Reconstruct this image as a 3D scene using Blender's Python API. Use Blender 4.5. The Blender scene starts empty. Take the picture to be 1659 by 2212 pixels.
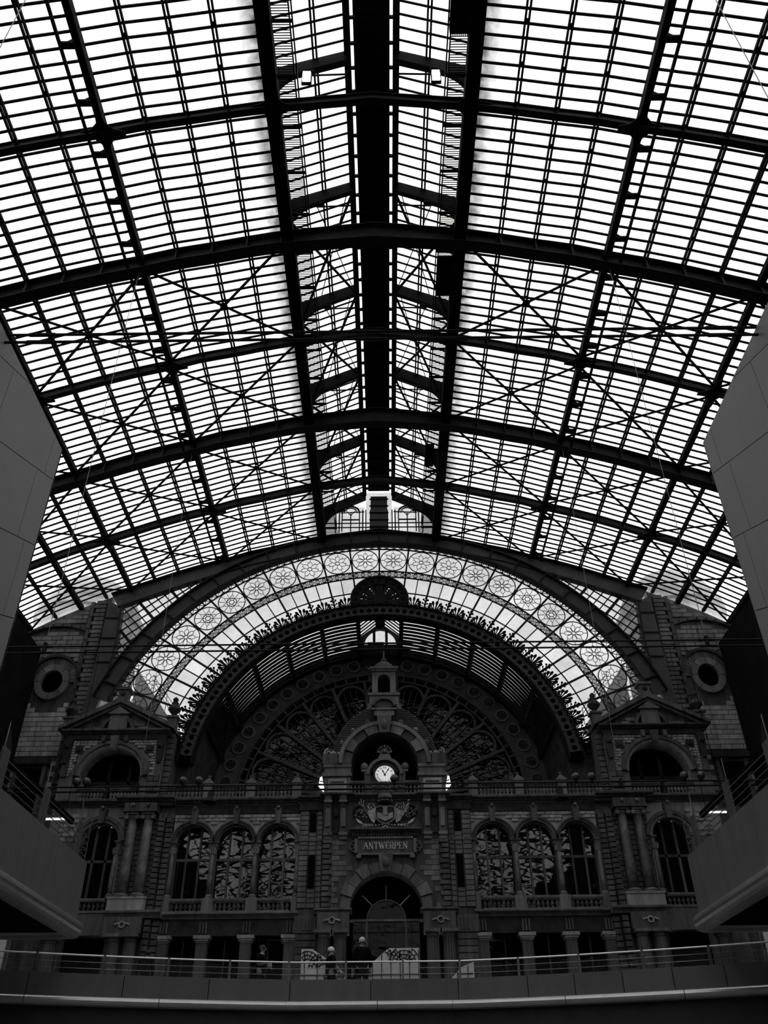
import bpy, math, random
from mathutils import Matrix, Vector
random.seed(7)
PI = math.pi; R = math.radians
scene = bpy.context.scene
col = scene.collection
# ---------------------------------------------------------------- camera, sky, exposure
cd = bpy.data.cameras.new('camera'); cam = bpy.data.objects.new('camera', cd); col.objects.link(cam)
cd.sensor_fit = 'HORIZONTAL'; cd.sensor_width = 36.0; cd.lens = 1690.0/1659.0*36.0
cd.shift_y = 308.0/1659.0; cd.clip_start = .05; cd.clip_end = 600
cam.matrix_world = Matrix.Translation((.3, 0, 0)) @ Matrix.Rotation(R(121), 4, 'X') @ Matrix.Rotation(R(-.6), 4, 'Z')
scene.camera = cam
w = bpy.data.worlds.new('overcast_sky'); scene.world = w; w.use_nodes = True
bg = w.node_tree.nodes['Background']; bg.inputs[0].default_value = (1, 1, 1, 1); bg.inputs[1].default_value = 1.75
vs = scene.view_settings; vs.view_transform = 'Standard'; vs.look = 'None'; vs.exposure = 0.0; vs.gamma = 1.0; vs.use_curve_mapping = False
scene.cycles.use_denoising = True
scene.cycles.transparent_max_bounces = 16
scene.cycles.max_bounces = 5
scene.cycles.use_adaptive_sampling = True; scene.cycles.adaptive_threshold = .02

# ---------------------------------------------------------------- materials
MATS = {}
def nodes(name):
    m = bpy.data.materials.new(name); m.use_nodes = True
    MATS[name] = m
    nt = m.node_tree; nt.nodes.clear()
    return m, nt, nt.nodes.new('ShaderNodeOutputMaterial')
def solid(name, v, rough=.8, metal=0., var=.35, scale=1.2, bump=.0, spec=.4, streak=False, ramp=None):
    m, nt, out = nodes(name)
    b = nt.nodes.new('ShaderNodeBsdfPrincipled')
    tc = nt.nodes.new('ShaderNodeNewGeometry')
    mp = nt.nodes.new('ShaderNodeMapping'); nt.links.new(tc.outputs['Position'], mp.inputs[0])
    if streak: mp.inputs['Scale'].default_value = (1.6, 1.6, .22)
    n = nt.nodes.new('ShaderNodeTexNoise'); n.inputs['Scale'].default_value = scale; n.inputs['Detail'].default_value = 6; n.inputs['Roughness'].default_value = .65
    nt.links.new(mp.outputs[0], n.inputs['Vector'])
    cr = nt.nodes.new('ShaderNodeValToRGB'); lo, hi = v*(1-var), v*(1+var)
    cr.color_ramp.elements[0].position = .3; cr.color_ramp.elements[0].color = (lo, lo, lo, 1)
    cr.color_ramp.elements[1].position = .72; cr.color_ramp.elements[1].color = (hi, hi, hi, 1)
    nt.links.new(n.outputs['Fac'], cr.inputs[0])
    oi = nt.nodes.new('ShaderNodeObjectInfo')
    mr = nt.nodes.new('ShaderNodeMapRange'); mr.inputs['To Min'].default_value = 1-.5*var; mr.inputs['To Max'].default_value = 1+.5*var
    nt.links.new(oi.outputs['Random'], mr.inputs['Value'])
    mx = nt.nodes.new('ShaderNodeMix'); mx.data_type = 'RGBA'; mx.blend_type = 'MULTIPLY'; mx.inputs[0].default_value = 1
    nt.links.new(cr.outputs[0], mx.inputs[6]); nt.links.new(mr.outputs[0], mx.inputs[7])
    nt.links.new(mx.outputs[2], b.inputs['Base Color'])
    b.inputs['Roughness'].default_value = rough; b.inputs['Metallic'].default_value = metal; b.inputs['Specular IOR Level'].default_value = spec
    if bump:
        n2 = nt.nodes.new('ShaderNodeTexNoise'); n2.inputs['Scale'].default_value = 9; n2.inputs['Detail'].default_value = 5
        nt.links.new(tc.outputs['Position'], n2.inputs['Vector'])
        bp = nt.nodes.new('ShaderNodeBump'); bp.inputs['Strength'].default_value = bump; bp.inputs['Distance'].default_value = .05
        nt.links.new(n2.outputs['Fac'], bp.inputs['Height']); nt.links.new(bp.outputs[0], b.inputs['Normal'])
    nt.links.new(b.outputs[0], out.inputs[0])
    return m
def emit(name, s):
    m, nt, out = nodes(name)
    e = nt.nodes.new('ShaderNodeEmission'); e.inputs[0].default_value = (1, 1, 1, 1); e.inputs[1].default_value = s
    nt.links.new(e.outputs[0], out.inputs[0]); return m
def pane_mat(name, clear, dirt_band, body=.06, var=.04, nscale=.5, ncon=.0):
    """thin clear glass with soot: a transparent layer tinted by grime, plus a little white body"""
    m, nt, out = nodes(name)
    tr = nt.nodes.new('ShaderNodeBsdfTransparent'); df = nt.nodes.new('ShaderNodeBsdfDiffuse'); df.inputs[0].default_value = (.6, .6, .6, 1)
    mix = nt.nodes.new('ShaderNodeMixShader'); mix.inputs[0].default_value = body
    g = nt.nodes.new('ShaderNodeNewGeometry')
    n = nt.nodes.new('ShaderNodeTexNoise'); n.inputs['Scale'].default_value = nscale; n.inputs['Detail'].default_value = 7; n.inputs['Roughness'].default_value = .7
    nt.links.new(g.outputs['Position'], n.inputs['Vector'])
    oi = nt.nodes.new('ShaderNodeObjectInfo')
    rnd = nt.nodes.new('ShaderNodeMapRange'); rnd.inputs['To Min'].default_value = clear-var; rnd.inputs['To Max'].default_value = clear+var
    nt.links.new(oi.outputs['Random'], rnd.inputs['Value'])
    fac = rnd.outputs[0]
    def math_(op, a, b):
        q = nt.nodes.new('ShaderNodeMath'); q.operation = op
        for k, s in enumerate((a, b)):
            if isinstance(s, (int, float)): q.inputs[k].default_value = s
            else: nt.links.new(s, q.inputs[k])
        return q.outputs[0]
    if ncon:
        k = nt.nodes.new('ShaderNodeMapRange'); k.inputs['From Min'].default_value = .35; k.inputs['From Max'].default_value = .7
        k.inputs['To Min'].default_value = 1-ncon; k.inputs['To Max'].default_value = 1
        nt.links.new(n.outputs['Fac'], k.inputs['Value']); fac = math_('MULTIPLY', fac, k.outputs[0])
    if dirt_band:      # soot washed down from the lantern gutter over the topmost row of panes
        sx = nt.nodes.new('ShaderNodeSeparateXYZ'); nt.links.new(g.outputs['Position'], sx.inputs[0])
        ax = math_('ABSOLUTE', sx.outputs[0], 0)
        bd = nt.nodes.new('ShaderNodeMapRange'); bd.inputs['From Min'].default_value = 4.95; bd.inputs['From Max'].default_value = 5.95
        bd.inputs['To Min'].default_value = 1.; bd.inputs['To Max'].default_value = 0.
        nt.links.new(ax, bd.inputs['Value'])
        n3 = nt.nodes.new('ShaderNodeTexNoise'); n3.inputs['Scale'].default_value = 2.2; n3.inputs['Detail'].default_value = 6
        nt.links.new(g.outputs['Position'], n3.inputs['Vector'])
        d = math_('MULTIPLY', bd.outputs[0], n3.outputs['Fac'])
        d = math_('MULTIPLY', d, 1.15)
        fac = math_('SUBTRACT', fac, d)
    cb = nt.nodes.new('ShaderNodeCombineColor')
    for k in range(3): nt.links.new(fac, cb.inputs[k])
    nt.links.new(cb.outputs[0], tr.inputs[0])
    nt.links.new(tr.outputs[0], mix.inputs[1]); nt.links.new(df.outputs[0], mix.inputs[2]); nt.links.new(mix.outputs[0], out.inputs[0])
    return m
def wavy_glass(name, strength=.6, ior=1.9, base=.004, scale=1.1, see=0.):
    m, nt, out = nodes(name)
    b = nt.nodes.new('ShaderNodeBsdfPrincipled'); b.inputs['Base Color'].default_value = (base, base, base, 1)
    b.inputs['Roughness'].default_value = .02; b.inputs['IOR'].default_value = ior
    g = nt.nodes.new('ShaderNodeNewGeometry'); n = nt.nodes.new('ShaderNodeTexNoise')
    n.inputs['Scale'].default_value = scale; n.inputs['Detail'].default_value = 1.5
    mp = nt.nodes.new('ShaderNodeMapping'); mp.inputs['Scale'].default_value = (.9,.9,1.5)
    nt.links.new(g.outputs['Position'], mp.inputs[0]); nt.links.new(mp.outputs[0], n.inputs['Vector'])
    bp = nt.nodes.new('ShaderNodeBump'); bp.inputs['Strength'].default_value = strength; bp.inputs['Distance'].default_value = .06
    nt.links.new(n.outputs['Fac'], bp.inputs['Height']); nt.links.new(bp.outputs[0], b.inputs['Normal'])
    if see:
        t = nt.nodes.new('ShaderNodeBsdfTransparent'); mx = nt.nodes.new('ShaderNodeMixShader'); mx.inputs[0].default_value = 1-see
        nt.links.new(t.outputs[0], mx.inputs[1]); nt.links.new(b.outputs[0], mx.inputs[2]); nt.links.new(mx.outputs[0], out.inputs[0])
    else: nt.links.new(b.outputs[0], out.inputs[0])
    return m
solid('iron', .018, .6, 0, .3, 2.0, spec=.1)
solid('iron_far', .065, .6, 0, .25, 2.0, spec=.2)
solid('iron_black', .006, .7, 0, .3, 2.0, spec=.05)
solid('stone', .125, .85, 0, .5, 1.3, .4, spec=.12, streak=True)
solid('stone_light', .42, .8, 0, .4, 1.1, .25, spec=.15, streak=True)
solid('stone_mid', .2, .85, 0, .4, 1.2, .3, spec=.12, streak=True)
solid('stone_dark', .055, .9, 0, .4, 1.4, .4, spec=.08)
solid('stone_fan', .12, .9, 0, .3, 1.4, .3, spec=.1)
solid('brick', .15, .9, 0, .45, 1.6, .4, streak=True)
solid('marble', .16, .35, 0, .55, 2.3)
solid('dome_slate', .11, .7, 0, .3, 2.0, spec=.2)
solid('bronze', .30, .32, .75, .4, 3.0)
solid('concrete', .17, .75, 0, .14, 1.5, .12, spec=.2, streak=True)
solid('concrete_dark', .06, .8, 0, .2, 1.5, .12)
solid('panel', .28, .5, 0, .06, .6)
solid('joint', .01, .9, spec=.05)
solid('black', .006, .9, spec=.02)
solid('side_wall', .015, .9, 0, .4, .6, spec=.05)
solid('tube_metal', .6, .3, .9, .08, 2.0)
solid('steel', .45, .3, .9, .1, 2.0)
solid('steel_dull', .2, .45, .6, .1, 2.0)
solid('rail_bright', .95, .32, 1., .03, 2.0)
solid('globe', .05, .35, 0, .1, 2.0, spec=.6)
solid('floor_stone', .12, .5)
solid('painted_reflection', .85, .4, 0, .1, 2.5); solid('skin', .35, .6); solid('hair_grey', .85, .7); solid('hair_dark', .04, .7)
solid('coat_black', .01, .9, spec=.05); solid('coat_grey', .04, .9); solid('coat_mid', .07, .9)
solid('letter', .8, .5)
solid('tower_outside', .5, .9, 0, .3, .8); solid('pale_outside', .85, .9, 0, .1, .8)
emit('lamp_glow', 14.0); emit('tube_glow', 1.1); emit('clock_face', .62); emit('daylight_glow', 1.0); emit('lit_shop', .10)
pane_mat('roof_glass', .965, True, .05, .02, .6, .06)
pane_mat('screen_glass', .74, False, .05, .03, .35, .16)
pane_mat('lantern_glass', .965, False, .05, .02, .5, .05)
pane_mat('vault_glass', .9, False, .08, .05, .35, .3)
pane_mat('rail_glass', .97, False, .03, .01)
wavy_glass('window_glass', .22, 2.0, .003, .75)
wavy_glass('fan_glass', .4, 1.42, .002, 1.0)
wavy_glass('door_glass', .3, 1.17, .002, .8)
pane_mat('tinted_glass', .5, False, .05, .05)

# ---------------------------------------------------------------- mesh helpers
ORG = {}
class MB:
    def __init__(s, mx=1, ox=0.): s.v = []; s.f = []; s.mx = mx; s.ox = ox
    def add(s, vs, fs):
        b = len(s.v)
        for x, y, z in vs: s.v.append((s.mx*x+s.ox, y, z))
        for f in fs:
            f = [b+i for i in f]
            s.f.append(f if s.mx > 0 else f[::-1])
        return s
    def box(s, x0, x1, y0, y1, z0, z1):
        if x0 > x1: x0, x1 = x1, x0
        return s.add([(x0,y0,z0),(x1,y0,z0),(x1,y1,z0),(x0,y1,z0),(x0,y0,z1),(x1,y0,z1),(x1,y1,z1),(x0,y1,z1)],
              [(0,3,2,1),(4,5,6,7),(0,1,5,4),(1,2,6,5),(2,3,7,6),(3,0,4,7)])
    def prism(s, poly, y0, y1):          # polygon of (x,z), extruded along y
        n = len(poly)
        return s.add([(x,y0,z) for x,z in poly]+[(x,y1,z) for x,z in poly],
              [tuple(range(n)), tuple(range(2*n-1,n-1,-1))]+[(i,(i+1)%n+n-n,(i+1)%n+n,i+n)[::-1] for i in range(n)])
    def prismx(s, poly, x0, x1):         # polygon of (y,z), extruded along x
        n = len(poly)
        return s.add([(x0,y,z) for y,z in poly]+[(x1,y,z) for y,z in poly],
              [tuple(range(n))[::-1], tuple(range(n,2*n))]+[(i,(i+1)%n,(i+1)%n+n,i+n) for i in range(n)])
    def prismz(s, poly, z0, z1):
        n = len(poly)
        return s.add([(x,y,z0) for x,y in poly]+[(x,y,z1) for x,y in poly],
              [tuple(range(n))[::-1], tuple(range(n,2*n))]+[(i,(i+1)%n,(i+1)%n+n,i+n) for i in range(n)])
    def ribbon(s, A, B, y0, y1):
        n = len(A); vs = []
        for (ax,az),(bx,bz) in zip(A,B): vs += [(ax,y0,az),(bx,y0,bz),(ax,y1,az),(bx,y1,bz)]
        fs = []
        for i in range(n-1):
            a = 4*i; b = a+4
            fs += [(a,a+1,b+1,b),(a+2,b+2,b+3,a+3),(a,b,b+2,a+2),(a+1,a+3,b+3,b+1)]
        fs += [(0,2,3,1),(4*n-4,4*n-3,4*n-1,4*n-2)]
        return s.add(vs, fs)
    def arc(s, zc, r0, r1, t0, t1, y0, y1, n=12, cx=0.):     # t: radians from the top, positive to +x
        T = [t0+(t1-t0)*i/n for i in range(n+1)]
        return s.ribbon([(cx+r0*math.sin(t), zc+r0*math.cos(t)) for t in T], [(cx+r1*math.sin(t), zc+r1*math.cos(t)) for t in T], y0, y1)
    def tube(s, p0, p1, r, n=6, r1=None):
        p0 = Vector(p0); p1 = Vector(p1); d = p1-p0
        if d.length < 1e-6: return s
        d.normalize(); u = d.orthogonal().normalized(); v = d.cross(u); r1 = r if r1 is None else r1
        vs = [tuple(p0+(u*math.cos(a)+v*math.sin(a))*r) for a in [2*PI*i/n for i in range(n)]]
        vs += [tuple(p1+(u*math.cos(a)+v*math.sin(a))*r1) for a in [2*PI*i/n for i in range(n)]]
        return s.add(vs, [(i,(i+1)%n,(i+1)%n+n,i+n) for i in range(n)]+[tuple(range(n))[::-1], tuple(range(n,2*n))])
    def path(s, pts, r, n=5):
        for a, b in zip(pts, pts[1:]): s.tube(a, b, r, n)
        return s
    def bar(s, p0, p1, w, h, up=(0,0,1)):   # rectangular beam; w sideways, h along up
        p0 = Vector(p0); p1 = Vector(p1); d = (p1-p0).normalized(); u = Vector(up); sd = d.cross(u)
        if sd.length < 1e-6: sd = d.orthogonal()
        sd.normalize(); u = sd.cross(d).normalized(); sd *= w/2; u *= h/2
        vs = [tuple(q) for p in (p0,p1) for q in (p-sd-u, p+sd-u, p+sd+u, p-sd+u)]
        return s.add(vs, [(0,1,2,3),(7,6,5,4),(0,4,5,1),(1,5,6,2),(2,6,7,3),(3,7,4,0)])
    def lathe(s, prof, c, n=10, ax='z', t0=0., t1=2*PI):
        full = abs(t1-t0-2*PI) < 1e-6; k = n if full else n+1; vs = []; fs = []
        for r, h in prof:
            for i in range(k):
                a = t0+(t1-t0)*i/n; x, y = r*math.cos(a), r*math.sin(a)
                vs.append((c[0]+x, c[1]+y, c[2]+h) if ax == 'z' else (c[0]+x, c[1]+h, c[2]+y))
        for j in range(len(prof)-1):
            for i in range(n):
                i2 = (i+1)%k if full else i+1
                f = (j*k+i, j*k+i2, (j+1)*k+i2, (j+1)*k+i); fs.append(f if ax == 'z' else f[::-1])
        if full: fs += [tuple(range(k))[::-1] if ax == 'z' else tuple(range(k)), tuple(range((len(prof)-1)*k, len(prof)*k)) if ax == 'z' else tuple(range((len(prof)-1)*k, len(prof)*k))[::-1]]
        return s.add(vs, fs)
    def ball(s, c, r, n=10, sz=1.):
        pr = [(r*math.sin(PI*j/n) + (.0005 if j in (0,n) else 0), -r*sz*math.cos(PI*j/n)) for j in range(n+1)]
        return s.lathe(pr, c, n+2)
    def holes(s, cells, y0, y1):     # front plates with round holes: cells of (cx,cz,hw,hh,rot,r)
        for cx, cz, hw, hh, rot, r in cells:
            N = 16; o = []; h = []
            for i in range(N):
                a = 2*PI*(i+.5)/N; ca, sa = math.cos(a), math.sin(a); k = 1/max(abs(ca), abs(sa))
                for L, (px, pz) in ((o, (hw*ca*k, hh*sa*k)), (h, (r*ca, r*sa))):
                    L.append((cx+px*math.cos(rot)+pz*math.sin(rot), cz-px*math.sin(rot)+pz*math.cos(rot)))
            vs = [(x,y0,z) for x,z in o]+[(x,y0,z) for x,z in h]+[(x,y1,z) for x,z in h]
            fs = []
            for i in range(N):
                j = (i+1)%N; fs += [(i,j,N+j,N+i),(N+i,N+j,2*N+j,2*N+i)]
            s.add(vs, fs)
        return s
    def mesh(s, name, mat, c):
        me = bpy.data.meshes.new(name); me.from_pydata([(x-c[0],y-c[1],z-c[2]) for x,y,z in s.v], [], s.f)
        me.materials.append(MATS[mat]); me.update(); return me
    def center(s):
        L = list(zip(*s.v)); return tuple((min(q)+max(q))/2 for q in L)
def org(o): return ORG.get(o.name, (0,0,0)) if o else (0,0,0)
def tag(o, label=None, cat=None, group=None, kind=None):
    for k, v in (('label',label),('category',cat),('group',group),('kind',kind)):
        if v: o[k] = v
    return o
def P(name, mb, mat, parent=None, label=None, cat=None, group=None, kind=None, smooth=False):
    c = mb.center(); me = mb.mesh(name, mat, c)
    if smooth:
        for p in me.polygons: p.use_smooth = True
    o = bpy.data.objects.new(name, me); col.objects.link(o)
    if parent: o.parent = parent
    po = org(parent); o.location = (c[0]-po[0], c[1]-po[1], c[2]-po[2]); ORG[o.name] = c
    return tag(o, label, cat, group, kind)
def inst(name, me, parent, loc, rot=(0,0,0), scale=(1,1,1)):
    o = bpy.data.objects.new(name, me); col.objects.link(o); o.parent = parent; po = org(parent)
    o.location = (loc[0]-po[0], loc[1]-po[1], loc[2]-po[2]); o.rotation_euler = rot; o.scale = scale; ORG[o.name] = loc
    return o
def T(name, label=None, cat=None, loc=(0,0,0), group=None, kind=None):
    o = bpy.data.objects.new(name, None); o.empty_display_size = .3; col.objects.link(o); o.location = loc; ORG[o.name] = loc
    return tag(o, label, cat, group, kind)
def unit(name, mat):
    m = MB(); m.box(-.5,.5,-.5,.5,-.5,.5); return m.mesh(name, mat, (0,0,0))
def bblock(name, mat, b=.06):    # unit block with a chamfered front (front = -y)
    m = MB(); a = .5; c = .5-b
    m.add([(-a,.5,-a),(a,.5,-a),(a,.5,a),(-a,.5,a),(-a,-.2,-a),(a,-.2,-a),(a,-.2,a),(-a,-.2,a),(-c,-.5,-c),(c,-.5,-c),(c,-.5,c),(-c,-.5,c)],
      [(3,2,1,0),(0,1,5,4),(1,2,6,5),(2,3,7,6),(3,0,4,7),(4,5,9,8),(5,6,10,9),(6,7,11,10),(7,4,8,11),(8,9,10,11)])
    return m.mesh(name, mat, (0,0,0))

# ================================================================ THE HALL: glass roof
YE = 50.0; BAY = 6.37; NP = 12; DY = BAY/NP          # end screen, half bay, panes per half bay
PUR = [(4.95,41.2),(6.74,40.75),(8.55,40.22),(10.4,39.75),(12.15,39.1),(14.08,38.5),(15.9,37.83),(17.67,37.1),(19.45,36.35),(21.3,35.6),(23.1,34.75),(24.9,33.8),(26.6,32.75),(28.0,31.8)]
def zroof(x):
    x = abs(x)
    for (a,za),(b,zb) in zip(PUR, PUR[1:]):
        if x <= b: return za+(zb-za)*(x-a)/(b-a)
    return PUR[-1][1]
def ztop(x):
    return 41.85-(41.85-41.1)*abs(x)/4.95 if abs(x) < 4.95 else zroof(x)-.1
YB = YE-20*BAY
ceil_ = T('ceiling', 'long arched glass roof of narrow panes on iron glazing bars', None, (0,30,40), kind='structure')
lant = T('ceiling_lantern', 'raised glazed ridge lantern along the crown of the roof', None, (0,30,44), kind='structure')
unit_pane = unit('pane', 'roof_glass'); unit_lpane = unit('pane', 'lantern_glass')
LAN = [(4.75,44.45),(2.8,45.5),(1.22,46.35)]
rest = MB(); lrest = MB()
def rest_pane(mb, x0, z0, x1, z1, ya, yb):
    mb.add([(x0,ya,z0),(x1,ya,z1),(x1,yb,z1),(x0,yb,z0),(x0,ya,z0+.02),(x1,ya,z1+.02),(x1,yb,z1+.02),(x0,yb,z0+.02)],[(3,2,1,0),(4,5,6,7),(0,1,5,4),(1,2,6,5),(2,3,7,6),(3,0,4,7)])
def strip(PR, k, ya, yb, mesh, parent, mb, single):
    for s in (-1, 1):
        for i, ((xa,za),(xb,zb)) in enumerate(zip(PR, PR[1:])):
            if single(k, i):
                L = math.hypot(xb-xa, zb-za); a = math.atan2(zb-za, xb-xa)*s
                inst('pane', mesh, parent, (s*(xa+xb)/2, (ya+yb)/2, (za+zb)/2+.01), (0, -a, 0), (L-.02, yb-ya-.01, .02))
            else: rest_pane(mb, s*xa, za, s*xb, zb, ya+.005, yb-.005)
nrow = int(round((YE-YB)/DY))
for k in range(nrow):
    yb = YE-k*DY; ya = yb-DY
    strip(PUR, k, ya, yb, unit_pane, ceil_, rest, lambda k, i: 13.3 < YE-(k+.5)*DY < 24.5 and i < 7)
    strip(LAN, k, ya, yb, unit_lpane, lant, lrest, lambda k, i: 14.0 < YE-(k+.5)*DY < 50.0)
P('glazing', rest, 'roof_glass', ceil_, kind='stuff')
P('glazing', lrest, 'lantern_glass', lant, kind='stuff')
# transverse glazing bars: one bar per side and row, those behind the viewer joined
far = MB(); lfar = MB()
for k in range(1, nrow):
    y = YE-k*DY
    for s in (-1, 1):
        one = MB() if y > 12.0 else far
        L = [(s*x, z-.04) for x, z in PUR]; U = [(s*x, z+.05) for x, z in PUR]
        one.ribbon(L, U, y-.046, y+.046)
        if one is not far: P('glazing_bar', one, 'iron_black', ceil_)
        one = MB() if y > 13.0 else lfar
        one.ribbon([(s*x, z-.04) for x, z in LAN], [(s*x, z+.05) for x, z in LAN], y-.04, y+.04)
        if one is not lfar: P('glazing_bar', one, 'iron_black', lant)
P('glazing_bars', far, 'iron_black', ceil_, kind='stuff'); P('glazing_bars', lfar, 'iron_black', lant, kind='stuff')
# purlins: pairs of thin chords with a slot between them; heavy single ones at some lines
for s in (-1, 1):
    for i, (x, z) in enumerate(PUR):
        m = MB()
        if i in (8, 10, 12):      # heavy box purlins
            m.box(s*x-.17, s*x+.17, YB, YE, z-.4, z-.05)
            P('heavy_purlin', m, 'iron_black', ceil_)
        elif i == 0: continue
        elif i == 13:
            m.box(s*x-.5, s*x+.3, YB, YE, z-.7, z+.05); P('eaves_gutter', m, 'iron_black', ceil_)
        else:
            for d in (-.085, .075): m.box(s*x+d-.04, s*x+d+.04, YB, YE, z-.22, z-.04)
            for j in range(int((YE-YB)/1.6)): m.box(s*x-.085, s*x+.075, YE-j*1.6-.05, YE-j*1.6+.05, z-.2, z-.06)
            P('purlin', m, 'iron_black', ceil_)
    # lantern purlins, ridge beams, lantern side girder
    m = MB()
    for d in (-.09, .08): m.box(s*2.8+d-.045, s*2.8+d+.045, YB, YE, 45.2, 45.45)
    P('purlin', m, 'iron_black', lant)
    m = MB(); m.box(s*1.05, s*1.38, YB, YE, 45.75, 46.25); P('ridge_beam', m, 'iron_black', lant)
    m = MB(); m.box(s*4.3, s*4.95, YB, YE, 40.55, 41.25); m.box(s*4.3, s*4.95, YB, YE, 41.25, 41.4); P('edge_girder', m, 'iron_black', lant)
    m = MB()
    for j in range(14):       # louvres of the lantern's upright side
        z = 41.5+j*.22; m.add([(s*4.78,YB,z),(s*4.98,YB,z-.12),(s*4.98,YE,z-.12),(s*4.78,YE,z),(s*4.78,YB,z+.03),(s*4.98,YB,z-.09),(s*4.98,YE,z-.09),(s*4.78,YE,z+.03)],[(0,1,2,3),(7,6,5,4),(0,4,5,1),(1,5,6,2),(2,6,7,3),(3,7,4,0)])
    P('side_louvre', m, 'iron_black', lant)
    m = MB()
    y = YB
    for d in (.0, .12): m.box(s*(3.42+d)-.03, s*(3.42+d)+.03, YB, YE, 41.42, 41.55)
    P('walkway_rail', m, 'iron_black', lant)
    m = MB()                  # grated walkway: closely set thin slats
    n = int((YE-8)/.1)
    for j in range(n): m.box(s*3.52, s*4.32, YE-j*.1-.036, YE-j*.1, 41.45, 41.47)
    P('grating', m, 'iron_black', lant, kind='stuff')
    for j in range(int((YE-10)/2.12)):
        m = MB(); y = YE-1.06-j*2.12; m.box(s*3.4, s*4.35, y-.06, y+.06, 41.34, 41.44); P('grating_bearer', m, 'iron_black', lant)
# opaque ridge board with cross ribs
m = MB(); m.box(-.9,.9,YB,YE,46.3,46.42)
P('ridge_board', m, 'black', lant)
for j in range(int((YE-12)/1.06)):
    m = MB(); y = YE-.5-j*1.06; m.box(-.98,.98,y-.04,y+.04,46.2,46.3); m.box(-1.1,-.8,y-.05,y+.05,46.05,46.25); m.box(.8,1.1,y-.05,y+.05,46.05,46.25)
    P('ridge_rib', m, 'iron_black', lant)
for s in (-1,1):
    m = MB(); m.box(s*.8,s*1.22,YB,YE,46.36,46.38); P('ridge_pane', m, 'lantern_glass', lant)
# maintenance rails along the roof
for s in (-1, 1):
    t = T('maintenance_rail', 'suspended maintenance rail with small hangers under the roof glass', 'rail', (s*12.7,30,38.3), 'maintenance rails under the roof')
    m = MB(); m.box(s*12.78-.06, s*12.78+.06, YB, YE-.6, 38.15, 38.3); P('rail', m, 'iron_black', t)
    m = MB(); m.box(s*12.15-.16, s*12.15+.16, YB, YE-.6, 38.5, 39.0); P('carrying_beam', m, 'iron_black', t)
    for j in range(18):
        y = YE-1.4-j*BAY/3
        m = MB(); m.prism([(s*12.2,38.6),(s*12.45,38.3),(s*12.84,38.3),(s*12.84,38.16),(s*12.2,38.16)], y-.12, y+.12); P('hanger', m, 'iron_black', t)
# ---------------------------------------------------------------- iron roof arches
ORD = ['', 'first', 'second', 'third', 'fourth', 'fifth', 'sixth', 'seventh', 'eighth']
XS = [28.0-56.0*i/64 for i in range(65)]
def roof_arch(n, main):
    y = YE-n*BAY
    d, fw, wt = (.92, .6, .08) if main else (.48, .30, .06)
    lab = ('deep riveted iron roof arch with broad bottom flange' if main else 'slender intermediate iron roof arch')+', '+ORD[min(n,8)]+' arch out from the end screen'
    t = T('roof_arch', lab, 'arch', (0,y,40), 'iron roof arches')
    dep = lambda x: d+(.3*(1-abs(x)/6) if main and abs(x) < 6 else 0)
    U = [(x, ztop(x)) for x in XS]; L = [(x, ztop(x)-dep(x)) for x in XS]
    m = MB(); m.ribbon(L, U, y-wt, y+wt); P('web', m, 'iron', t)
    m = MB(); m.ribbon([(a, b-.06) for a, b in L], L, y-fw/2, y+fw/2); P('bottom_flange', m, 'iron', t)
    m = MB(); m.ribbon(U, [(a, b+.05) for a, b in U], y-fw/2, y+fw/2); P('top_flange', m, 'iron', t)
    for s in (-1, 1):
        for x, z in PUR[:-1]:
            m = MB(); X = s*x; zz = ztop(x); m.box(X-.05, X+.05, y-fw/2*.9, y+fw/2*.9, zz-dep(x), zz); P('stiffener', m, 'iron', t)
        if not main:                       # curved gusset plates where the heavy purlins meet
            for x in (12.15, 19.45, 4.6):
                m = MB(); X = s*x; z = zroof(x)-.55
                m.prismz([(X-.12,y-1.0),(X+.12,y-1.0),(X+.2,y-.45),(X+.5,y-.2),(X+1.0,y-.1),(X+1.0,y+.1),(X+.5,y+.2),(X+.2,y+.45),(X+.12,y+1.0),(X-.12,y+1.0),(X-.2,y+.45),(X-.5,y+.2),(X-1.0,y+.1),(X-1.0,y-.1),(X-.5,y-.2),(X-.2,y-.45)], z, z+.05)
                P('gusset', m, 'iron', t)
    if main:                               # rows of rivets at the splice plates
        for s in (-1, 1):
            for x0 in (7.6, 13.1, 18.5):
                m = MB()
                for i in range(5):
                    for j in range(4):
                        X = s*(x0+i*.14); z = ztop(x0)-.18-j*.17; m.box(X-.025, X+.025, y-wt-.03, y-wt, z-.025, z+.025)
                P('rivets', m, 'iron', t, kind='stuff')
for n in range(1, 19): roof_arch(n, n%2 == 0) if n <= 8 else None
back = MB()
for n in range(9, 20):
    y = YE-n*BAY; d = .85 if n%2 == 0 else .48
    back.ribbon([(x, ztop(x)-d) for x in XS[::4]], [(x, ztop(x)) for x in XS[::4]], y-.2, y+.2)
P('ceiling_arches', back, 'iron', None, 'row of further iron roof arches back along the hall', None, kind='structure')
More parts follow.
